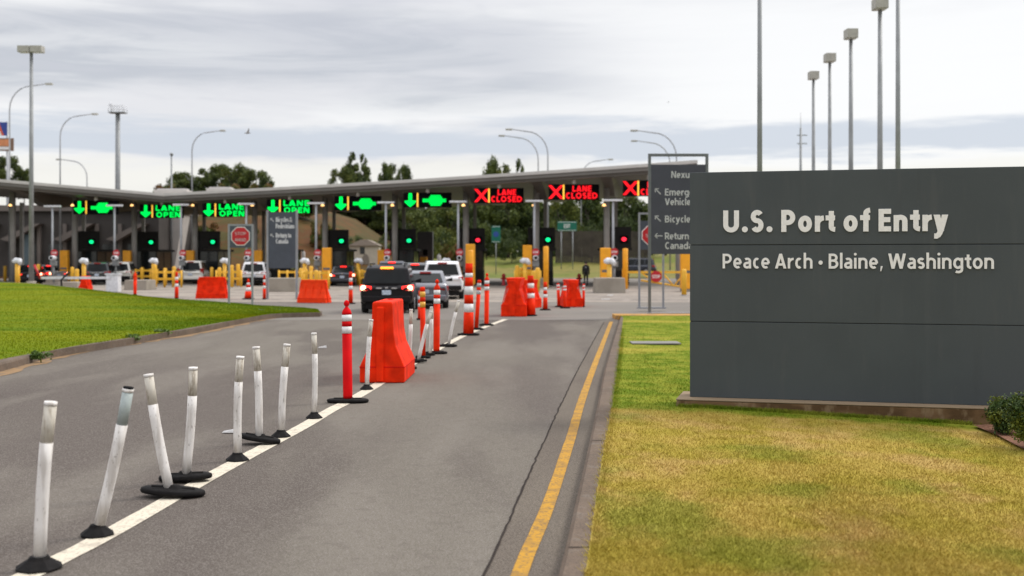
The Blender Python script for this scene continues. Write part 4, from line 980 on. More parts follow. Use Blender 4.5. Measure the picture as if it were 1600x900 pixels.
    if kind in ('suv', 'bigsuv', 'van'):
        mb = MB(); mb.box(-.4, .4, gh[0][0]-.04, gh[0][0]+.03, gh[0][1]-.02, gh[0][1]+.02); mb.build('wiper', m_trim, t)
    return t
def car(px, K, kind, pm, label, cat='car', name='parked_car', rz=0, **kw):
    b = B(px, K); D = KIND[kind]; b = b+Vector((-math.sin(R(rz))*D['L']/2, math.cos(R(rz))*D['L']/2, .004))
    return make_car(name, label, cat, kind, pm, b, R(rz), **kw)
cg = 'cars queuing at the border booths'
car(604, 45.0, 'suv', p_black, 'black crossover with glowing brake lights, nearest car in the queue', 'SUV', 'crossover', rz=2.5, group=cg, roofrack=True, topbrake=m_brakeo)
car(664, 41.0, 'sedan', p_grey, 'silver grey sedan just right of the black crossover', 'car', 'sedan', rz=3.5, group=cg, lit=False)
car(691, 33.3, 'bigsuv', p_white, 'white patrol SUV right of the silver sedan', 'SUV', 'patrol_suv', rz=2, group=cg, lit=False, stripe=m_navy)
car(648, 27.5, 'suv', p_dkgrey, 'dark grey car with red lights ahead of the silver sedan', 'SUV', 'crossover', rz=2, group=cg)
car(612, 25.5, 'van', p_navy, 'dark van ahead of the black crossover, only its top lamp visible', 'van', 'minivan', rz=3, group=cg)
car(682, 24.5, 'bigsuv', p_dkgrey, 'dark SUV ahead of the white patrol SUV, only its roof showing', 'SUV', 'crossover', rz=1, group=cg, lit=False)
car(534.5, 22.3, 'sedan', p_navy, 'dark sedan with lit brake lights under the fifth lane sign', 'car', 'sedan', rz=4, group=cg)
car(396, 22.0, 'suv', p_white, 'white SUV behind the orange cone under the stop ahead sign', 'SUV', 'crossover', rz=7, group=cg, lit=False)
car(297, 20.6, 'van', p_cream, 'cream white minivan left of the wide orange barrier', 'van', 'minivan', rz=7, group=cg, lit=False)
car(151, 21.2, 'suv', p_dkgrey, 'dark SUV just behind the lowered white gate arm', 'SUV', 'crossover', rz=10, group=cg, lit=False)
car(185, 20.6, 'suv', p_cream, 'white SUV above the white gate cabinet', 'SUV', 'crossover', rz=10, group=cg, lit=False)
car(46, 21.0, 'sedan', p_black, 'black car at the far left beside the tall lamp pole', 'car', 'sedan', rz=18, group=cg)
car(92, 20.0, 'sedan', p_lt, 'pale silver car right of the tall lamp pole', 'car', 'sedan', rz=60, group=cg)
# dark vehicle up on the bank at right, beyond the plaza
vb = B(989, 15.5); vb.z = .9
o = make_car('pickup', 'dark vehicle parked on the bank behind the ninth booth', 'car', 'suv', p_navy, (vb.x, vb.y, .3), R(80), lit=False)

# ------------------------------------------------------------------ barriers
def make_barrier(name, label, levels, loc, rz, group='orange water filled barriers', m=m_orange, ribs=True):
    t = thing(name, label, 'barrier', loc, rz, group)
    mb = MB()
    mb.loft([[(-w_, -l_, z_), (w_, -l_, z_), (w_, l_, z_), (-w_, l_, z_)] for z_, w_, l_ in levels]); mb.build('shell', m, t, bevel=.018, seg=2)
    # interlocking ribs on both ends, seam line round the skirt, filler cap, forklift slots
    zt = levels[-1][0]; wt_ = levels[-1][1]; lt = levels[-1][2]
    for s in (-1, 1):
        mb = MB(); l0, l1 = levels[0][2], lt
        mb.loft([[(-wt_*.62, s*(l0-.01), .02), (wt_*.2, s*(l0-.01), .02), (wt_*.2, s*(l0+.045), .02), (-wt_*.62, s*(l0+.045), .02)], [(-wt_*.62, s*(l1-.01), zt-.06), (wt_*.2, s*(l1-.01), zt-.06), (wt_*.2, s*(l1+.045), zt-.09), (-wt_*.62, s*(l1+.045), zt-.09)]]); mb.build('end_rib', m, t, bevel=.015)
    w0 = levels[0][1]
    mb = MB(); zz = levels[1][0]*.95
    mb.box(-w0-.006, w0+.006, -levels[0][2]-.006, levels[0][2]+.006, zz, zz+.012); mb.build('seam', m_redor, t)
    mb = MB(); mb.lathe([(.045, 0), (.045, .012), (.035, .016), (.01, .016)], (0, lt*.4, zt)); mb.build('filler_cap', m_redor, t)
    if ribs:
        n = 3
        for s in (-1, 1):
            for k in range(n):
                y = (-.62+.62*k)*lt; w1 = levels[-1][1]
                mb = MB(); mb.loft([[(s*(w0-.02), y-.05, levels[1][0]), (s*(w0+.0), y-.05, levels[1][0]+.0), (s*(w0+.0), y+.05, levels[1][0]), (s*(w0-.02), y+.05, levels[1][0])], [(s*(w1-.02), y-.03, zt*.8), (s*(w1+.012), y-.03, zt*.8), (s*(w1+.012), y+.03, zt*.8), (s*(w1-.02), y+.03, zt*.8)]]); mb.build('side_rib', m, t)
    return t
jl = lambda hb, hl, h: [(0, hb, hl), (.2*h, hb, hl), (.45*h, hb*.60, hl*.97), (.62*h, hb*.50, hl*.96), (.975*h, hb*.45, hl*.95), (h, hb*.42, hl*.93)]
b = B(599, 101.5); make_barrier('water_barrier', 'tall orange plastic barrier standing end-on in the line of posts, nearest barrier', jl(.345, .78, 1.24), (b.x, b.y+.72, .004), R(-1), ribs=False)
bro = lambda L, W, h: [(0, W, L), (.2*h, W, L*.97), (.6*h, W*.5, L*.86), (.85*h, W*.45, L*.8), (h, W*.5, L*.84)]
b = B(329, 32.6); make_barrier('water_barrier', 'wide orange barrier seen broadside behind the left lawn', bro(.74, .28, 1.04), (b.x, b.y+.3, .006), R(90), m=m_orange)
b = B(489, 36.2); make_barrier('water_barrier', 'wide orange barrier right of the blue grey guide sign', bro(.70, .28, 1.0), (b.x, b.y+.3, .006), R(72), m=m_orange2)
wl5 = lambda hb, hl, h: [(0, hb, hl), (.3*h, hb, hl), (.38*h, hb*.78, hl*.97), (.72*h, hb*.42, hl*.92), (.86*h, hb*.5, hl*.92), (h, hb*.62, hl*.9)]
b = B(806, 47.3); make_barrier('water_barrier', 'orange barrier with flared top at the end of the lane line', wl5(.42, .75, 1.27), (b.x, b.y+.7, .006), R(-6))
b = B(824, 41); make_barrier('water_barrier', 'orange barrier half hidden behind the flared barrier', wl5(.30, .75, 1.1), (b.x+.05, b.y+.9, .006), R(-20))
b = B(893, 39.5); make_barrier('water_barrier', 'orange barrier left of the walking officer', wl5(.36, .7, 1.08), (b.x, b.y+.6, .006), R(8))
b = B(129, 26.5); make_barrier('water_barrier', 'small red barrier behind the white gate arm', wl5(.28, .5, .9), (b.x, b.y+.5, .006), R(4))

# ------------------------------------------------------------------ posts and channelizers
DISC, CONE = 'disc', 'cone'
def make_post(i, base, top, kind, label, group, disc=None, discw=.5, tilt=0, dia=.075, style='white', band=None, base_dx=0):
    K = (base[1]-HY)/H; b = B(base[0], K); x1 = (top[0]-base[0])/K; z1 = (base[1]-top[1])/K
    t = thing({'white': 'lane_delineator', 'ball': 'channelizer_post', 'tube': 'channelizer_post', 'drum': 'channelizer_drum'}[style], label, 'delineator post' if style == 'white' else 'channelizer', (b.x, b.y, .009), 0, group)
    lean = Vector((x1, random.uniform(-.03, .03), z1))
    if kind == CONE:
        mb = MB(); r = discw/2; mb.lathe([(r*1.06, 0), (r*1.04, .008), (r*.52, .052), (r*.42, .070), (.01, .071)], n=8, smooth=False); mb.build('base', m_rubber, t)
        z0 = .07
    else:
        mb = MB(); r = discw/2; mb.lathe([(r*.97, 0), (r, .015), (r*.98, .034), (r*.90, .042), (r*.3, .047), (r*.2, .07), (.01, .071)], n=28, sy=.52); o = mb.build('base', m_rubber, t); o.location = (base_dx, 0, .0+abs(math.sin(tilt))*r*.95); o.rotation_euler = (0, tilt, 0)
        mb = MB(); mb.tube([(-r*.66, 0, .044), (r*.66, 0, .044)], .014, 6, flat=1); h_ = mb.build('rib', m_rubber, o)
        z0 = .05
    p0 = Vector((x1*z0/z1, 0, z0)); q = lambda f: tuple(p0.lerp(lean, f))
    r = dia/2
    if style == 'white':
        sm = band or m_sleeve
        bend = lambda f: tuple(p0.lerp(lean, f)+Vector((.012*math.sin(f*3.1)*(1 if i % 2 else -1), 0, 0)))
        mb = MB(); mb.tube([bend(f) for f in (0, .2, .4, .6, .735)], [r*.98, r, r, r, r*1.02], 14); mb.build('post', m_post, t)
        mb = MB(); mb.tube([bend(.736), bend(.975)], r*.96, 14); mb.build('reflective_sleeve', sm, t)
        mb = MB(); mb.tube([bend(.976), bend(1.0)], [r*1.01, r*1.0], 14); mb.build('rim', m_post, t)
        if i == 1:
            mb = MB(); mb.tube([bend(1.0005), bend(1.012)], r*.9, 14); mb.build('mouth', m_black, t)
    elif style == 'ball':
        mcol = m_redor if i % 3 == 0 else m_orange
        zz = [0, .6, .70, .755, .815, .865]
        mb = MB(); mb.tube([q(0), q(.03), q(.66)], [r*1.0, r, r*1.02], 18); mb.build('tube', mcol, t)
        for a, c_ in ((.661, .73), (.785, .85)):
            mb = MB(); mb.tube([q(a), q(c_)], r*1.06, 18); mb.build('reflective_band', m_refl if band is None else band, t)
        mb = MB(); mb.tube([q(.731), q(.784)], r*1.04, 18); mb.build('middle_ring', mcol, t)
        mb = MB(); mb.tube([q(.851), q(.875), q(.90), q(.922), q(.935)], [r*1.05, r*1.0, r*.8, r*.4, r*.3], 18); mb.tube([q(.936), q(.945), q(.965), q(.985), q(.998), q(1.0)], [r*.3, r*.5, r*.62, r*.5, r*.2, .002], 14); mb.build('handle_top', mcol, t)
    elif style == 'drum':
        mcol = m_orange
        cuts = [0, .30, .42, .55, .67, .80, .86, 1]
        seq = [mcol, m_refl, mcol, m_refl, mcol, m_refl, mcol]
        if band == 'two': cuts = [0, .42, .54, .68, .80, 1]; seq = [mcol, m_refl, mcol, m_refl, mcol]
        for k in range(len(seq)):
            ra = r*(1.15-.4*cuts[k]); rb = r*(1.15-.4*cuts[k+1])
            mb = MB(); mb.tube([q(cuts[k]+(.001 if k else 0)), q(cuts[k+1])], [ra, rb], 16); mb.build('reflective_band' if seq[k] is m_refl else 'tube', seq[k], t)
    else:
        mb = MB(); mb.tube([q(0), q(.70)], r, 14); mb.build('tube', m_orange, t)
        for a, c_ in ((.701, .78), (.85, .93)):
            mb = MB(); mb.tube([q(a), q(c_)], r*1.06, 14); mb.build('reflective_band', band or m_reflG, t)
        mb = MB(); mb.tube([q(.781), q(.849)], r*1.03, 14); mb.build('middle_ring', m_orange, t)
        mb = MB(); mb.tube([q(.931), q(.98), q(1.0)], [r*1.03, r, r*.7], 14); mb.build('top', m_orange, t)
    return t
gw = 'white posts along the lane line'
white = [((61, 889), (79, 630), CONE, .27, 0, 'white post with worn grey sleeve nearest the camera, bottom left'),
 ((152, 837), (201, 609), CONE, .22, 0, 'white post leaning right with a smooth grey sleeve and open black top'),
 ((266, 776), (232, 586), DISC, .52, R(4), 'white post leaning left on a loose oval rubber base'),
 ((290, 752), (303, 575), DISC, .46, R(-3), 'white post leaning right just behind the left-leaning one'),
 ((371, 720), (376, 558), CONE, .21, 0, 'upright white post in front of the tilted rubber base'),
 ((405, 694), (400, 543), DISC, .44, R(9), 'white post standing on a tilted oval rubber base'),
 ((439, 683), (448, 539), CONE, .2, 0, 'white post between the tilted base and the thin pale-topped post'),
 ((491, 654), (491, 521), CONE, .19, 0, 'thin upright white post left of the red ball-top channelizer'),
 ((573, 609), (580, 500), CONE, .19, 0, 'white post in front of the large orange barrier'),
 ((638, 577), (642, 484), DISC, .30, 0, 'yellowed white post just right of the large orange barrier'),
 ((653, 567), (673, 487), DISC, .34, R(-3), 'white post leaning right across the orange post with yellow bands'),
 ((672, 556), (674, 480), DISC, .20, 0, 'straight white post hidden between two orange posts'),
 ((700, 542), (717, 470), DISC, .40, 0, 'white post leaning right before the banded orange drum')]
for i, (ba, tp, kd, dw, tl, lab) in enumerate(white):
    make_post(i, ba, tp, kd, lab, gw, discw=dw, tilt=tl, dia=.078 if i < 7 else .066, band=m_sleeveg if i == 1 else None, base_dx=.02 if i == 2 else 0)
go = 'orange channelizers along the lanes'
orange = [((543.5, 629), (541, 470), 'ball', .56, .125, None, 'red ball-top channelizer with two white bands, left of the large orange barrier', 0),
 ((661, 560), (660, 449), 'tube', .3, .10, m_reflY, 'orange post with yellow bands right of the large barrier', 1),
 ((682, 553), (683, 437), 'ball', .44, .125, None, 'orange ball-top channelizer beside the silver sedan', 1),
 ((732, 524), (733, 412), 'drum', .56, .235, None, 'thick orange channelizer with white bands, widest in the line', 2),
 ((744, 515.5), (749, 438), 'tube', .42, .11, None, 'narrow orange post right of the thick banded channelizer', 3),
 ((760, 509), (761, 427), 'ball', .42, .13, None, 'orange ball-top channelizer, last before the flared barrier', 2),
 ((830, 494), (829, 431), 'drum', .4, .26, 'two', 'white banded orange channelizer against the flared barrier', 2),
 ((852, 485), (852, 441), 'drum', .42, .16, 'two', 'banded orange channelizer alone right of the flared barrier', 2),
 ((873, 480), (872, 443), 'tube', .3, .12, m_refl, 'orange post at the left side of the officer barrier', 2),
 ((883, 482), (882, 441), 'ball', .4, .13, None, 'orange ball-top post in front of the officer barrier', 1),
 ((912, 480), (912, 444), 'tube', .1, .1, m_refl, 'thin orange post right of the officer barrier', 2),
 ((548, 475), (548, 425), 'drum', .42, .17, 'two', 'banded orange channelizer left of the black crossover', 2),
 ((276, 467), (276, 425), 'drum', .2, .17, 'two', 'banded orange post in front of the cream minivan', 2),
 ((211, 461), (211, 425), 'ball', .2, .17, m_orange2, 'plain orange post right of the white gate cabinet', 1),
 ((413, 468), (413, 430), 'drum', .2, .14, 'two', 'banded orange post right of the traffic cone', 2),
 ((655.5, 500), (656, 455), 'drum', .2, .1, 'two', 'orange post between the black crossover and the silver sedan', 2)]
for i, (ba, tp, st_, dw, dia, bd, lab, k) in enumerate(orange):
    make_post(k if st_ == 'ball' else i, ba, tp, DISC, lab, go, discw=dw, dia=dia, style=st_, band=bd)
k = 33; b = B(388, k); t = thing('traffic_cone', 'orange traffic cone with white bands behind the stop ahead sign', 'traffic cone', (b.x, b.y, .006))
mb = MB(); mb.box(-.24, .24, -.24, .24, 0, .05); mb.build('foot', m_rubber, t, bevel=.01)
for a, c_, mm, nm in ((.05, .38, m_orange, 'cone_body'), (.381, .56, m_refl, 'reflective_band'), (.561, .68, m_orange, 'cone_body'), (.681, .78, m_refl, 'reflective_band'), (.781, .98, m_orange, 'cone_body')):
    f = lambda z: .2-.165*z/.98
    mb = MB(); mb.lathe([(f(a), a), (f(c_), c_)], n=16); mb.build(nm, mm, t)
# pale litter and raised pavement markers on the road
for px, py, w, lab in ((362, 677, .10, 'scrap of pale litter on the road behind the white posts'), (504, 544, .09, 'short pale mark of litter left of the red channelizer'), (946, 468, .22, 'white scrap lying on the plaza right of the officer'), (953, 462, .16, 'smaller white scrap farther off on the plaza')):
    b = G(px, py); mb = MB(); mb.loft([[(-w, -.03, 0), (w, -.02, 0), (w*.8, .03, 0), (-w*.9, .04, 0)], [(-w*.8, -.02, .02), (w*.9, -.01, .05), (w*.7, .02, .04), (-w*.8, .02, .015)]]); o = mb.build('litter', m_refl); o.location = (b.x, b.y, .01); tag(o, lab, 'litter')

# ------------------------------------------------------------------ lamp poles
def box_lamp(px, ytop, K, r, heads, label, ytopz=None, zb=0, hw_=.25, group='box head lamp poles'):
    b = B(px, K); z1 = H+(HY-ytop)/K
    t = thing('lamp_pole', label, 'lamp pole', (b.x, b.y, zb), 0, group)
    mb = MB(); mb.tube([(0, 0, 0), (0, 0, z1-zb-.35)], [r*1.25, r*.75], 14); mb.build('pole', m_poled, t)
    mb = MB(); mb.tube([(0, 0, 0), (0, 0, .5)], r*2.2, 14); mb.build('footing', m_conc, t)
    for s in heads:
        mb = MB(); mb.box(s-hw_, s+hw_, -.3, .3, z1-zb-.42, z1-zb); h_ = mb.build('lamp_head', m_head, t, bevel=.02)
        mb = MB(); mb.box(s-hw_*.8, s+hw_*.8, -.24, .24, z1-zb-.435, z1-zb-.421); mb.build('lens', m_fix, h_)
    return t
box_lamp(1271, 112, 28.5, .10, [0], 'box head lamp pole behind the sign wall, shortest in the photo')
box_lamp(1296.5, 84, 31, .10, [0], 'box head lamp pole behind the sign wall, second shortest in the photo')
box_lamp(1329.5, 46, 35, .105, [0], 'box head lamp pole behind the sign wall, its head well below the photo top')
box_lamp(1375, -2, 40, .105, [0], 'box head lamp pole behind the sign wall, its head touching the photo top')
box_lamp(1403, -110, 50, .075, [0], 'lamp pole rising out of the photo, rightmost behind the sign wall')
box_lamp(1187, -180, 57, .068, [0], 'lamp pole rising out of the photo, leftmost behind the sign wall')
box_lamp(49, 72, 24.3, .135, [-.42, .38], 'tall twin head lamp pole standing behind the left lawn', hw_=.38, group='twin head lamp pole')
def arm_lamp(px, ytop, x_end, K, label, zb=0):
    b = B(px, K); z1 = H+(HY-ytop)/K; dx = (x_end-px)/K; s = 1 if dx > 0 else -1; rr = min(abs(dx)*.5, 2.2)
    t = thing('street_lamp', label, 'street lamp', (b.x, b.y, zb), 0, 'curved arm street lamps beyond the canopy')
    pts = [(0, 0, 0), (0, 0, z1-zb-rr*1.2)]+[(s*rr*(1-math.cos(R(a))), 0, z1-zb-rr*1.2+rr*1.1*math.sin(R(a))) for a in range(15, 91, 15)]+[(dx*.85, 0, z1-zb)]
    mb = MB(); mb.tube(pts, [.10]+[.062]*(len(pts)-2)+[.04], 8); mb.build('pole', m_pole, t)
    mb = MB(); mb.box(min(dx*.84, dx), max(dx*.84, dx), -.15, .15, z1-zb-.1, z1-zb+.07); mb.build('lamp_head', m_head, t, bevel=.03)
    return t
for a in ((15, 131, 82, 18, 'curved arm street lamp at the far left, arm pointing right'), (94, 178, 153, 16.5, 'curved arm street lamp left of the tall camera mast'), (136, 249, 88, 14, 'low curved lamp with its arm pointing left, behind the canopy left part'),
 (300, 204, 352, 15.5, 'curved arm street lamp over the round tree clump'), (856, 202, 790, 16, 'taller curved lamp of the pair above the canopy middle'), (841, 212, 779, 14.5, 'shorter curved lamp of the pair above the canopy middle'),
 (908, 249, 958, 12, 'lowest curved lamp peeking over the canopy roof'), (1057, 204, 985, 16, 'taller curved lamp above the tall guide sign'), (1047, 220, 986, 14, 'shorter curved lamp above the tall guide sign')): arm_lamp(*a)
b = B(268, 15); mb = MB(); mb.tube([(0, 0, 0), (0, 0, H+(HY-243)/15)], [.12, .09], 8); mb.lathe([(.16, 0), (.18, .2), (.05, .3)], (0, 0, H+(HY-243)/15)); o = mb.build('thin_mast', m_poled); o.location = b; tag(o, 'thin straight grey mast rising behind the canopy bend', 'mast')
K = 13; b = B(184, K); zt = H+(HY-177)/K
t = thing('camera_mast', 'tall thick mast with a railed platform on top, behind the canopy', 'mast', b)
mb = MB(); mb.tube([(0, 0, 0), (0, 0, zt)], [.36, .26], 14); mb.build('mast', m_poled, t)
mb = MB(); mb.box(-.95, .95, -.6, .6, zt, zt+.12); mb.build('platform', m_poled, t)
mb = MB()
for x in (-.93, -.3, .35, .93):
    for y in (-.58, .58): mb.tube([(x, y, zt+.1), (x, y, zt+.85)], .035, 6)
for y in (-.58, .58):
    mb.tube([(-.93, y, zt+.85), (.93, y, zt+.85)], .035, 6); mb.tube([(-.93, y, zt+.5), (.93, y, zt+.5)], .03, 6)
mb.build('railing', m_fix, t)
mb = MB(); mb.tube([(-.8, 0, zt+.1), (-.85, 0, zt+1.4)], .05, 6); mb.box(-1.0, -.7, -.15, .15, zt+.9, zt+1.15); mb.build('camera', m_fix, t)
K = 11; b = B(1251, K); t = thing('radio_mast', 'thin distant radio mast between the leftmost lamp poles behind the sign wall', 'mast', b)
z1 = H+(HY-200)/K; mb = MB(); mb.tube([(0, 0, 0), (0, 0, z1)], [.3, .14], 8); mb.build('mast', m_poled, t)
mb = MB(); mb.tube([(0, 0, z1), (0, 0, H+(HY-176)/K)], .05, 6); mb.build('whip_antenna', m_fix, t)
for zz in (H+(HY-225)/K, H+(HY-212)/K):
    mb = MB(); mb.box(-.5, .9, -.1, .1, zz, zz+.12); mb.build('crossarm', m_poled, t)
# roadside brand sign poles far left (cut by the frame)
K = 15; b = B(2, K)
t = thing('roadside_sign', 'blue and red panel above an orange brown panel, cut by the left edge', 'sign', b)
mb = MB(); mb.tube([(.6, .1, 0), (.6, .1, H+(HY-190)/K)], .12, 8); mb.build('pole', m_pole, t)
z0, z1 = H+(HY-212)/K, H+(HY-191)/K
mb = MB(); mb.box(-1.2, .62, -.1, .0, z0, z1); mb.build('panel', mat('sign blue', (.03, .06, .28)), t)
mb = MB(); mb.add([(-1.2, -.105, z0), (.35, -.105, z0), (-.2, -.105, z1), (-1.2, -.105, z1)], [(0, 1, 2, 3)]); mb.build('red_shape', mat('sign red', (.62, .10, .04)), t)
mb = MB(); mb.add([(-.5, -.108, z0), (.1, -.108, z0), (-.1, -.108, z0+.5), (-.45, -.108, z0+.35)], [(0, 1, 2, 3)]); mb.build('white_shape', m_refl, t)
z0, z1 = H+(HY-236)/K, H+(HY-216)/K
mb = MB(); mb.box(-1.6, 1.32, -.1, .0, z0, z1); mb.build('panel', mat('sign brown', (.20, .12, .08)), t)
mb = MB(); mb.box(-1.5, 1.0, -.108, -.101, z0+.5, z1-.12); mb.build('orange_field', mat('sign orange', (.62, .24, .10)), t)
mb = MB(); mb.box(-1.5, 1.0, -.108, -.101, z0+.14, z0+.44); mb.build('white_field', m_refl, t)

# ------------------------------------------------------------------ background buildings and signs
K = 15.5; b = B(-140, K)
t = thing('inspection_building', 'dark brown building with slanted fins under the left part of the canopy', 'building', b)
def bx(px): return (px+140)/K
mb = MB(); mb.box(0, bx(248), 0, 14, 0, H+(HY-330)/K); mb.build('wall', m_bldg, t)
mb = MB(); mb.box(-.3, bx(252), -.5, 14, H+(HY-330)/K+.001, H+(HY-321)/K); mb.build('roof_band', m_bldg2, t)
for px in (-60, 8, 90, 172):
    mb = MB(); w = 34/K
    mb.loft([[(bx(px)+50/K, -1.2, H+(HY-350)/K), (bx(px)+62/K, -1.2, H+(HY-350)/K), (bx(px)+14/K, -1.2, H+(HY-378)/K), (bx(px), -1.2, H+(HY-374)/K)], [(bx(px)+50/K, -.01, H+(HY-350)/K), (bx(px)+62/K, -.01, H+(HY-350)/K), (bx(px)+14/K, -.01, H+(HY-378)/K), (bx(px), -.01, H+(HY-374)/K)]]); mb.build('slanted_fin', m_bldg2, t)
for px in (20, 60, 100, 150, 186):
    mb = MB(); mb.box(bx(px), bx(px)+.35, -.35, -.01, 0, H+(HY-350)/K); mb.build('pilaster', m_bldg2, t)
for px in (-50, 32, 76, 118, 160, 200):
    mb = MB(); mb.box(bx(px), bx(px)+1.6, -.06, -.005, .2, 3.4); mb.build('window', m_dglass, t)
mb = MB(); mb.box(bx(36), bx(50), -.5, -.07, 1.2, 4.4); mb.build('sign_box', mat('teal grey sign box', (.09, .13, .15)), t)
K = 15; b = B(256, K); t = thing('stucco_pylon', 'pale sloping stucco pylon behind the second booth', 'wall', b)
mb = MB(); mb.prism([(0, 0), (14/K, 0), (31/K, H+(HY-335)/K), (0, H+(HY-335)/K)], 0, 2.5); mb.build('slab', m_pale, t, bevel=.03)
mb = MB(); mb.box(-.1, 33/K, -.1, 2.6, H+(HY-335)/K+.002, H+(HY-335)/K+.2); mb.build('coping', m_bldg2, t)
K = 14; b = B(546, K); b.z = 1.0; t = thing('utility_hut', 'small cream hut with gabled roof and dark window, behind the fifth lane', 'hut', b)
w = 46/K; hh = H+(HY-384)/K-b.z
mb = MB(); mb.box(0, w, 0, 3, -.9, hh); mb.build('wall', m_cream, t)
mb = MB(); mb.loft([[(-.2, -.25, hh+.002), (w+.2, -.25, hh+.002), (w*.62, -.25, hh+.68), (w*.4, -.25, hh+.68)], [(-.2, 3.25, hh+.002), (w+.2, 3.25, hh+.002), (w*.62, 3.25, hh+.68), (w*.4, 3.25, hh+.68)]]); mb.build('roof', m_hutroof, t)
mb = MB(); mb.box(w*.36, w*.52, -.03, -.001, H+(HY-397)/K-b.z, H+(HY-386)/K-b.z); mb.build('window', m_dglass, t)
mb = MB(); mb.prism([(w*.55+.42*math.cos(R(a)), .6+.9*math.sin(R(a))) if a else (w*.55+.42, 0) for a in range(0, 181, 20)]+[(w*.55-.42, 0)], -.04, -.005); mb.build('door', mat('hut door', (.20, .17, .14)), t)
K = 17.5; b = B(652, K); t = thing('equipment_cabinet', 'tall dark grey cabinet with a black vent behind the sixth lane', 'cabinet', b)
mb = MB(); mb.box(0, 24/K, 0, 1.2, 0, H+(HY-362)/K); mb.build('body', mat('cabinet grey', (.065, .062, .066), .6), t, bevel=.03)
mb = MB(); mb.box(9/K, 16/K, -.03, -.001, H+(HY-399)/K, H+(HY-390)/K); mb.build('vent', m_black, t)
for j, (px, kk, ww, hh) in enumerate(((463, 15.8, 7, 27), (474, 15.8, 6, 22), (686, 16, 6, 12))):
    b = B(px, kk); tk = thing('storage_tank', 'pale upright tank behind the lanes, '+('left one of the close pair', 'right one of the close pair', 'small one beside the dark cabinet')[j], 'tank', b, 0, 'pale tanks')
    r_ = ww/kk/2; ht_ = H+(HY-(430-hh-13+(0 if j < 2 else 0)))/kk if False else H+hh/kk*.55
    mb = MB(); mb.lathe([(r_, 0), (r_, ht_-.1), (r_*.7, ht_)], n=16); mb.build('drum', m_pale, tk)
    mb = MB(); mb.lathe([(r_*.3, 0), (r_*.3, .12), (.02, .13)], (0, 0, ht_), n=10); mb.build('cap', m_poled, tk)
def road_sign(px0, px1, y0, y1, K, label, word, zb):
    b = B((px0+px1)/2, K); w = (px1-px0)/K; z0, z1 = H+(HY-y1)/K-zb, H+(HY-y0)/K-zb
    t = thing('highway_sign', label, 'sign', (b.x, b.y, zb))
    mb = MB(); mb.box(-w/2, w/2, -.06, 0, z0, z1); mb.build('panel', m_gsign, t, bevel=.02)
    for x in ((-w*.3, w*.3) if w > 1.5 else (0,)):
        mb = MB(); mb.tube([(x, .06, 0), (x, .06, z1)], .05, 6); mb.build('post', m_pole, t)
    mb = MB()
    for a in ((-w/2+.06, w/2-.06, z0+.06, z0+.1), (-w/2+.06, w/2-.06, z1-.1, z1-.06)): mb.box(a[0], a[1], -.065, -.061, a[2], a[3])
    mb.build('border', m_refl, t)
    if word:
        o = text(word, .42, m_refl, t, align='CENTER'); o.location = (0, -.068, (z0+z1)/2-.2)
    else:
        mb = MB(); mb.prism([(.3*math.cos(R(a)), (z0+z1)/2+.3*math.sin(R(a))) for a in range(0, 360, 30)], -.068, -.061); mb.build('shield', mat('shield blue', (.02, .07, .3)), t)
road_sign(871, 901, 346, 361, 14.5, 'wide green highway sign reading EXIT, beyond the eighth lane', 'EXIT', .8)
road_sign(768, 782, 353, 379, 15, 'small upright green sign with a blue shield, beyond the seventh lane', None, .3)
K = 13.2; b = B(868, K); t = thing('timber_fence', 'long dark brown fence on the bank behind the right lanes', 'fence', (b.x, b.y, .0))
mb = MB(); z0, z1 = .8, H+(HY-361)/K
for k in range(46): mb.box(k*.24, k*.24+.22, 0, .05, z0-.8, z1+random.uniform(-.05, .05))
mb.build('boards', m_wood, t)
for k in range(6):
    mb = MB(); mb.box(k*2.1, k*2.1+.14, .055, .2, 0, z1+.1); mb.build('post', m_wood, t)
for px, lab in ((787, 'small red hydrant at the foot of the bank, left of the flared barrier'), (905, 'small red hydrant just left of the officer')):
    b = B(px, 21.5); t = thing('hydrant', lab, 'hydrant', b, 0, 'red hydrants')
    mb = MB(); mb.lathe([(.16, 0), (.16, .05), (.11, .08), (.11, .62), (.15, .64), (.15, .70), (.10, .82), (.03, .86)], n=14); mb.build('barrel', m_stopred, t)
    mb = MB(); mb.tube([(-.22, 0, .5), (.22, 0, .5)], .06, 10); mb.build('nozzle', m_stopred, t)

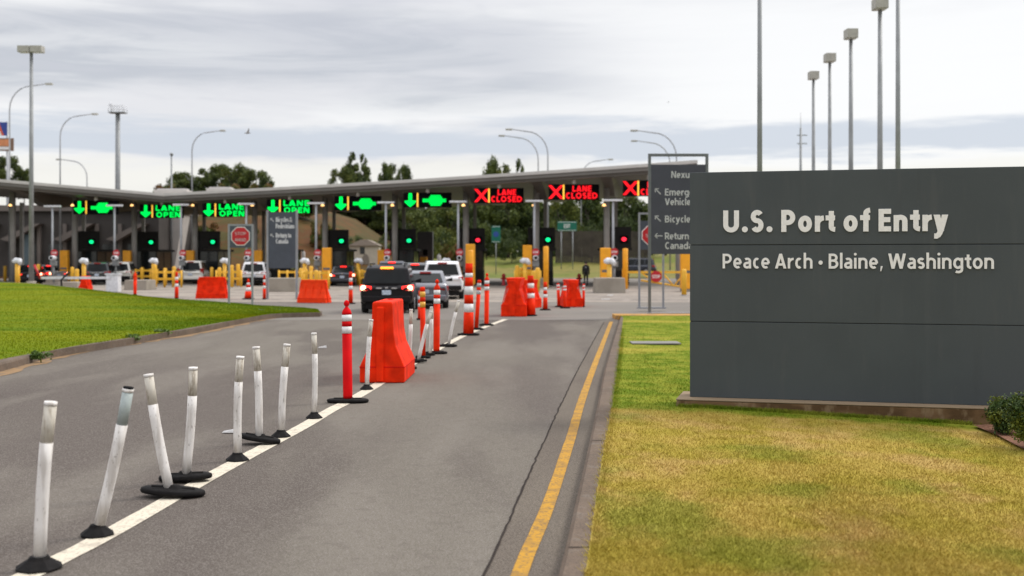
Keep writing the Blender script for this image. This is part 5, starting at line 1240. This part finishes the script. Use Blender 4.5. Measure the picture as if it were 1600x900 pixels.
# ------------------------------------------------------------------ trees
def tree(kind, loc, h, w, label, group, n=5200, leaf=.30, mats=None, name='broadleaf_tree'):
    t = thing(name, label, 'tree', loc, random.uniform(0, 6), group)
    mb = MB(); th = h*.45
    mb.tube([(0, 0, -.3), (.1, 0, th*.5), (.0, .1, th), (0, 0, h*.8)], [h*.028, h*.022, h*.016, h*.004], 8)
    cl = []
    if kind == 'round':
        for k in range(40):
            a = random.uniform(0, 6.28); rr = w*.5*math.sqrt(random.random())*.8; z = h*random.uniform(.30, .93); f = 1-abs((z/h-.6)/.5)**2*.6
            c_ = (rr*f*math.cos(a), rr*f*math.sin(a), z); s = w*random.uniform(.09, .17); cl.append((*c_, s, s, s*.8))
            if k < 9: mb.tube([(0, 0, th*random.uniform(.7, 1.1)), c_], [h*.012, h*.003], 5)
    elif kind == 'poplar':
        for k in range(24):
            z = h*random.uniform(.2, .98); f = max(.12, 1-abs((z/h-.45)/.62)**1.6); a = random.uniform(0, 6.28); rr = w*.3*f
            cl.append((rr*math.cos(a), rr*math.sin(a), z, w*.16*f+.2, w*.16*f+.2, h*.06))
    else:
        for k in range(22):
            a = random.uniform(0, 6.28); rr = w*.5*math.sqrt(random.random()); z = h*random.uniform(.12, .85); s = w*random.uniform(.10, .2)
            cl.append((rr*math.cos(a), rr*math.sin(a), z, s, s, h*.14))
    mb.build('trunk', m_bark, t); leaves('crown', cl, n, leaf, mats or [m_l1, m_l1, m_l2], t); return t
pr = {'a': tree('round', (0, 0, 0), 10, 8, '', '', 12000, .20), 'b': tree('round', (0, 0, 0), 10, 9, '', '', 12000, .20, [m_l1, m_l2, m_l3]), 'p': tree('poplar', (0, 0, 0), 10, 5, '', '', 4200, .20, [m_l1, m_l2], 'poplar_tree'), 's': tree('bush', (0, 0, 0), 4, 6, '', '', 5200, .15, [m_l2, m_l3, m_l1], 'bush'), 'd': tree('bush', (0, 0, 0), 4, 7, '', '', 5200, .17, [m_l1, m_l1, m_l2], 'bush')}
def hz(x, y):
    if y < 114: return 0
    return ss((y-114)/34)*(1.9+6.6*ss((-x-11)/16))+1.5*ss((y-170)/100)
def ptree(k, px, ytop, K, width, label, group):
    b = B(px, K); z0 = hz(b.x, b.y); hh = H+(HY-ytop)/K-z0; bh = 4 if k in 'sd' else 10; bw = {'a': 8, 'b': 9, 'p': 5, 'q': 4.4, 's': 6, 'd': 7}[k]
    s = width/K/bw
    place(pr[k], (b.x, b.y, z0-.1), label, group, rz=random.uniform(0, 6), scale=(s, s, hh/bh))
gs = 'trees rising over the canopy roof'
sky_t = [('a', 282, 268, 9.5, 66, 'low round tree at the left end of the clump over the canopy'), ('p', 316, 262, 9.3, 44, 'narrow loose tree in the clump over the canopy'), ('a', 345, 256, 9.2, 62, 'tallest round dark tree of the clump over the canopy'), ('b', 370, 257, 9.4, 60, 'round tree right of the tallest in the clump'), ('a', 400, 264, 9.6, 60, 'dark round tree at the right end of the clump'),
 ('p', 551, 237, 9.5, 36, 'tallest slender poplar over the canopy'), ('p', 568, 240, 9.4, 30, 'slender poplar just right of the tallest one'), ('b', 533, 260, 9.6, 48, 'low tree at the foot of the slender poplars'), ('a', 607, 253, 9.3, 36, 'dark pointed tree right of the poplars'), ('a', 633, 256, 9.3, 36, 'dark low tree right of the pointed one'),
 ('b', 777, 247, 10, 58, 'wider tree of the right pair over the canopy'), ('p', 812, 248, 10, 32, 'narrow tree of the right pair over the canopy'),
 ('a', 12, 242, 12, 46, 'dark tree behind the roadside panels at the far left'), ('a', 38, 262, 12, 26, 'small tree right of the roadside panels')]
for a in sky_t: ptree(*a, gs)
pr['h'] = tree('bush', (0, 0, 0), 4, 6.5, '', '', 8000, .26, [leaf_mat('rusty foliage', (.12, .055, .018), (.20, .10, .03)), m_l2, leaf_mat('olive foliage', (.085, .075, .016), (.14, .12, .03))], 'bush')
hb_ = [(243, 352, 13.6, 34), (262, 340, 12.6, 38), (292, 365, 13.8, 30), (322, 372, 14, 34), (362, 344, 12.4, 40), (386, 368, 13.9, 30), (412, 345, 12.3, 40), (440, 366, 13.6, 34), (478, 352, 12.8, 40), (505, 370, 13.8, 34), (585, 368, 13.8, 30), (705, 372, 13.9, 30)]
pr_w = 6.5
for j, (px, yt, K, wd) in enumerate(hb_):
    b = B(px, K); z0 = hz(b.x, b.y); hh = random.uniform(2.2, 3.6)
    place(pr['h'], (b.x, b.y, z0-.1), 'rusty olive bush on the brown hillside, %s of these bushes from the left' % (ORD+['tenth', 'eleventh', 'last'])[j], 'rusty bushes on the hillside', rz=random.uniform(0, 6), scale=(wd/K/pr_w, wd/K/pr_w, hh/4))
def at(seq, i): return seq[i % len(seq)]
bgt = [('a', 436, 330, 11.8, 60), ('a', 470, 325, 11.2, 60), ('a', 525, 318, 10.6, 70), ('a', 570, 312, 10.4, 74), ('a', 610, 312, 10.6, 70), ('b', 655, 330, 11.2, 60), ('s', 632, 350, 12.6, 44), ('s', 690, 345, 12.4, 56), ('b', 700, 320, 10.8, 64), ('a', 745, 308, 10.8, 74), ('d', 760, 335, 12.2, 64), ('a', 795, 300, 10.9, 76), ('a', 830, 300, 10.8, 66), ('b', 880, 305, 11.3, 64), ('s', 865, 332, 12.5, 44), ('a', 920, 300, 10.9, 74), ('d', 930, 335, 12.2, 56), ('a', 975, 300, 10.8, 80), ('d', 1000, 330, 12, 66), ('a', 1040, 305, 11, 76), ('a', 1085, 300, 11, 70), ('s', 345, 345, 12.8, 34), ('s', 380, 352, 13, 30), ('d', 300, 350, 13, 32), ('s', 560, 362, 13.4, 36), ('s', 600, 356, 13.2, 40), ('s', 720, 372, 13.6, 40), ('d', 800, 360, 13, 48), ('d', 850, 352, 12.8, 42)]
wh = {'a': 'dark dense tree', 'b': 'mixed green tree', 's': 'light green bush', 'd': 'dark green bush'}
for j, (k, px, yt, K, wd) in enumerate(bgt):
    # name the pair of lane light poles between which the tree shows
    l = max([q for q in range(9) if tx[q] <= px] or [0]); r_ = min(l+1, 8)
    same = [z for z in bgt if z[0] == k and (max([q for q in range(9) if tx[q] <= z[1]] or [0])) == l]
    ext = '' if len(same) == 1 else ', %s of its kind' % ('leftmost' if px == min(z[1] for z in same) else ('rightmost' if px == max(z[1] for z in same) else 'middle'))
    lab = '%s between the %s and %s lane light poles%s' % (wh[k], ORD[l], ORD[r_], ext) if l < 8 else '%s right of the ninth lane light pole%s' % (wh[k], ext)
    ptree(k, px, yt, K, wd, lab, 'trees and bushes on the bank')
cl = []
for k in range(170):
    x = random.uniform(-42, 42); y = random.uniform(176, 192); z0 = hz(x, y); top = random.uniform(9, 15)+(2 if x > -20 else 0)
    cl.append((x, y, min(z0+random.uniform(.1, 1)*top*.7, 8.3), random.uniform(2.2, 4), 2.5, random.uniform(1.4, 2.2)))
wood = leaves('woodland', cl, 90000, .42, [m_l1, m_l1, m_l2]); tag(wood, 'far dark wood behind the bank, read through the canopy openings', 'wood', kind='stuff')
# tufts along the left kerb
for j, (px, py) in enumerate(((210, 533), (251, 524), (64, 562), (404, 491), (376, 488), (435, 489))):
    b = G(px, py, .06); t = thing('weed_tuft', 'green weed tuft at the left kerb, %s from the left' % ORD[sorted([210, 251, 64, 404, 376, 435]).index(px)], 'weed', (b.x, b.y, .0), 0, 'weeds along the left kerb')
    cl = [(random.uniform(-.14, .14), random.uniform(-.06, .06), .14, .12, .07, .08) for _ in range(6)]
    leaves('foliage', cl, 500, .025, [mat('weed green', (.06, .12, .012)), mat('weed light', (.10, .17, .02))], t)
    s_ = MB(); s_.tube([(0, 0, 0), (0, 0, .1)], .012, 5); s_.build('stem', m_shr2, t)

# ------------------------------------------------------------------ officer and gulls
def skin_mesh(name, verts, edges, radii, mats, matfun, parent=None, sub=1):
    me = bpy.data.meshes.new(name); me.from_pydata(verts, edges, []); o = bpy.data.objects.new(name, me); C.objects.link(o)
    m = o.modifiers.new('s', 'SKIN'); sv = me.skin_vertices[0].data
    for v, r in zip(sv, radii): v.radius = (r if isinstance(r, tuple) else (r, r)); v.use_root = False
    sv[0].use_root = True
    o.modifiers.new('u', 'SUBSURF').levels = sub; o.modifiers['u'].render_levels = sub
    bpy.context.view_layer.update()
    m2 = bpy.data.meshes.new_from_object(o.evaluated_get(bpy.context.evaluated_depsgraph_get())); bpy.data.objects.remove(o)
    for q in mats: m2.materials.append(q)
    for p in m2.polygons: p.use_smooth = True; p.material_index = matfun(p.center)
    r = bpy.data.objects.new(name, m2); C.objects.link(r); r.parent = parent; return r
b = B(915.5, 22.6)
t = thing('person', 'person in black uniform walking away across the plaza', 'person', (b.x, b.y, .004), R(-6))
V = [(0, 0, .95), (0, 0, 1.12), (0, .0, 1.32), (0, .02, 1.44), (0, .02, 1.52), (0, .03, 1.62), (0, .04, 1.70),
     (-.175, .01, 1.39), (-.215, -.01, 1.13), (-.22, .10, .88), (-.21, .13, .80), (.175, .01, 1.39), (.215, .0, 1.13), (.22, .06, .88), (.21, .09, .80),
     (-.09, .01, .88), (-.10, .16, .50), (-.10, .10, .10), (-.10, .24, .04), (.09, .0, .88), (.10, -.02, .48), (.10, -.26, .14), (.10, -.20, .04)]
E = [(0, 1), (1, 2), (2, 3), (3, 4), (4, 5), (5, 6), (3, 7), (7, 8), (8, 9), (9, 10), (3, 11), (11, 12), (12, 13), (13, 14), (0, 15), (15, 16), (16, 17), (17, 18), (0, 19), (19, 20), (20, 21), (21, 22)]
Rr = [(.17, .12), (.165, .115), (.19, .125), (.12, .09), .06, .095, .075, .075, .055, .04, .04, .075, .055, .04, .04, .10, .065, .048, .04, .10, .065, .048, .04]
m_uni = mat('black uniform', (.008, .008, .010), .8); m_skin = mat('skin', (.42, .24, .16), .6); m_hair = mat('dark hair', (.02, .015, .012), .7)
pb = skin_mesh('body', V, E, Rr, [m_uni, m_skin], lambda c: 1 if (c.z > 1.50 or (abs(c.x) > .165 and c.z < .85)) else 0, t)
mb = MB(); mb.lathe([(.09, 0), (.108, .04), (.11, .09), (.085, .15), (.03, .175)], (0, .02, 1.60), 14); mb.build('hair', m_hair, t)
mb = MB(); mb.box(-.075, .075, -.145, -.115, 1.31, 1.35); mb.build('back_patch', m_reflG, t)
mb = MB(); mb.lathe([(.185, 0), (.185, .06)], (0, 0, .95), 18, sy=.74); mb.build('belt', m_trim, t)
for px, py, K, s, lab in ((387, 208, 26, .42, 'gull in flight with raised wings above the round trees'), (1044, 160, 22, .16, 'tiny distant bird high to the left of the lamp poles')):
    p = P(px, py, K); t = thing('gull', lab, 'bird', p, R(30), 'birds in the sky')
    mb = MB(); mb.tube([(-s*.5, 0, -.03*s), (-s*.3, 0, 0), (0, 0, 0), (s*.3, 0, .04*s), (s*.45, 0, .02*s)], [s*.02, s*.09, s*.12, s*.08, s*.01], 10)
    mb.loft([[(-s*.15, 0, .02*s), (s*.15, 0, .02*s), (s*.15, 0, .05*s), (-s*.15, 0, .05*s)], [(-s*.1, s*.4, .3*s), (s*.1, s*.4, .3*s), (s*.1, s*.4, .32*s), (-s*.1, s*.4, .32*s)], [(-s*.15, s*.95, .45*s), (-s*.1, s*.95, .45*s), (-s*.1, s*.95, .46*s), (-s*.15, s*.95, .46*s)]])
    mb.loft([[(-s*.15, 0, .02*s), (s*.15, 0, .02*s), (s*.15, 0, .05*s), (-s*.15, 0, .05*s)], [(-s*.1, -s*.4, .35*s), (s*.1, -s*.4, .35*s), (s*.1, -s*.4, .37*s), (-s*.1, -s*.4, .37*s)], [(-s*.15, -s*.9, .6*s), (-s*.1, -s*.9, .6*s), (-s*.1, -s*.9, .61*s), (-s*.15, -s*.9, .61*s)]])
    mb.build('body', mat('gull grey', (.35, .35, .37)), t)
for o in C.objects:
    if o.parent is None and 'label' in o.keys() and not (4 <= len(o['label'].split()) <= 16): print('LABEL', o.name, len(o['label'].split()), o['label'])
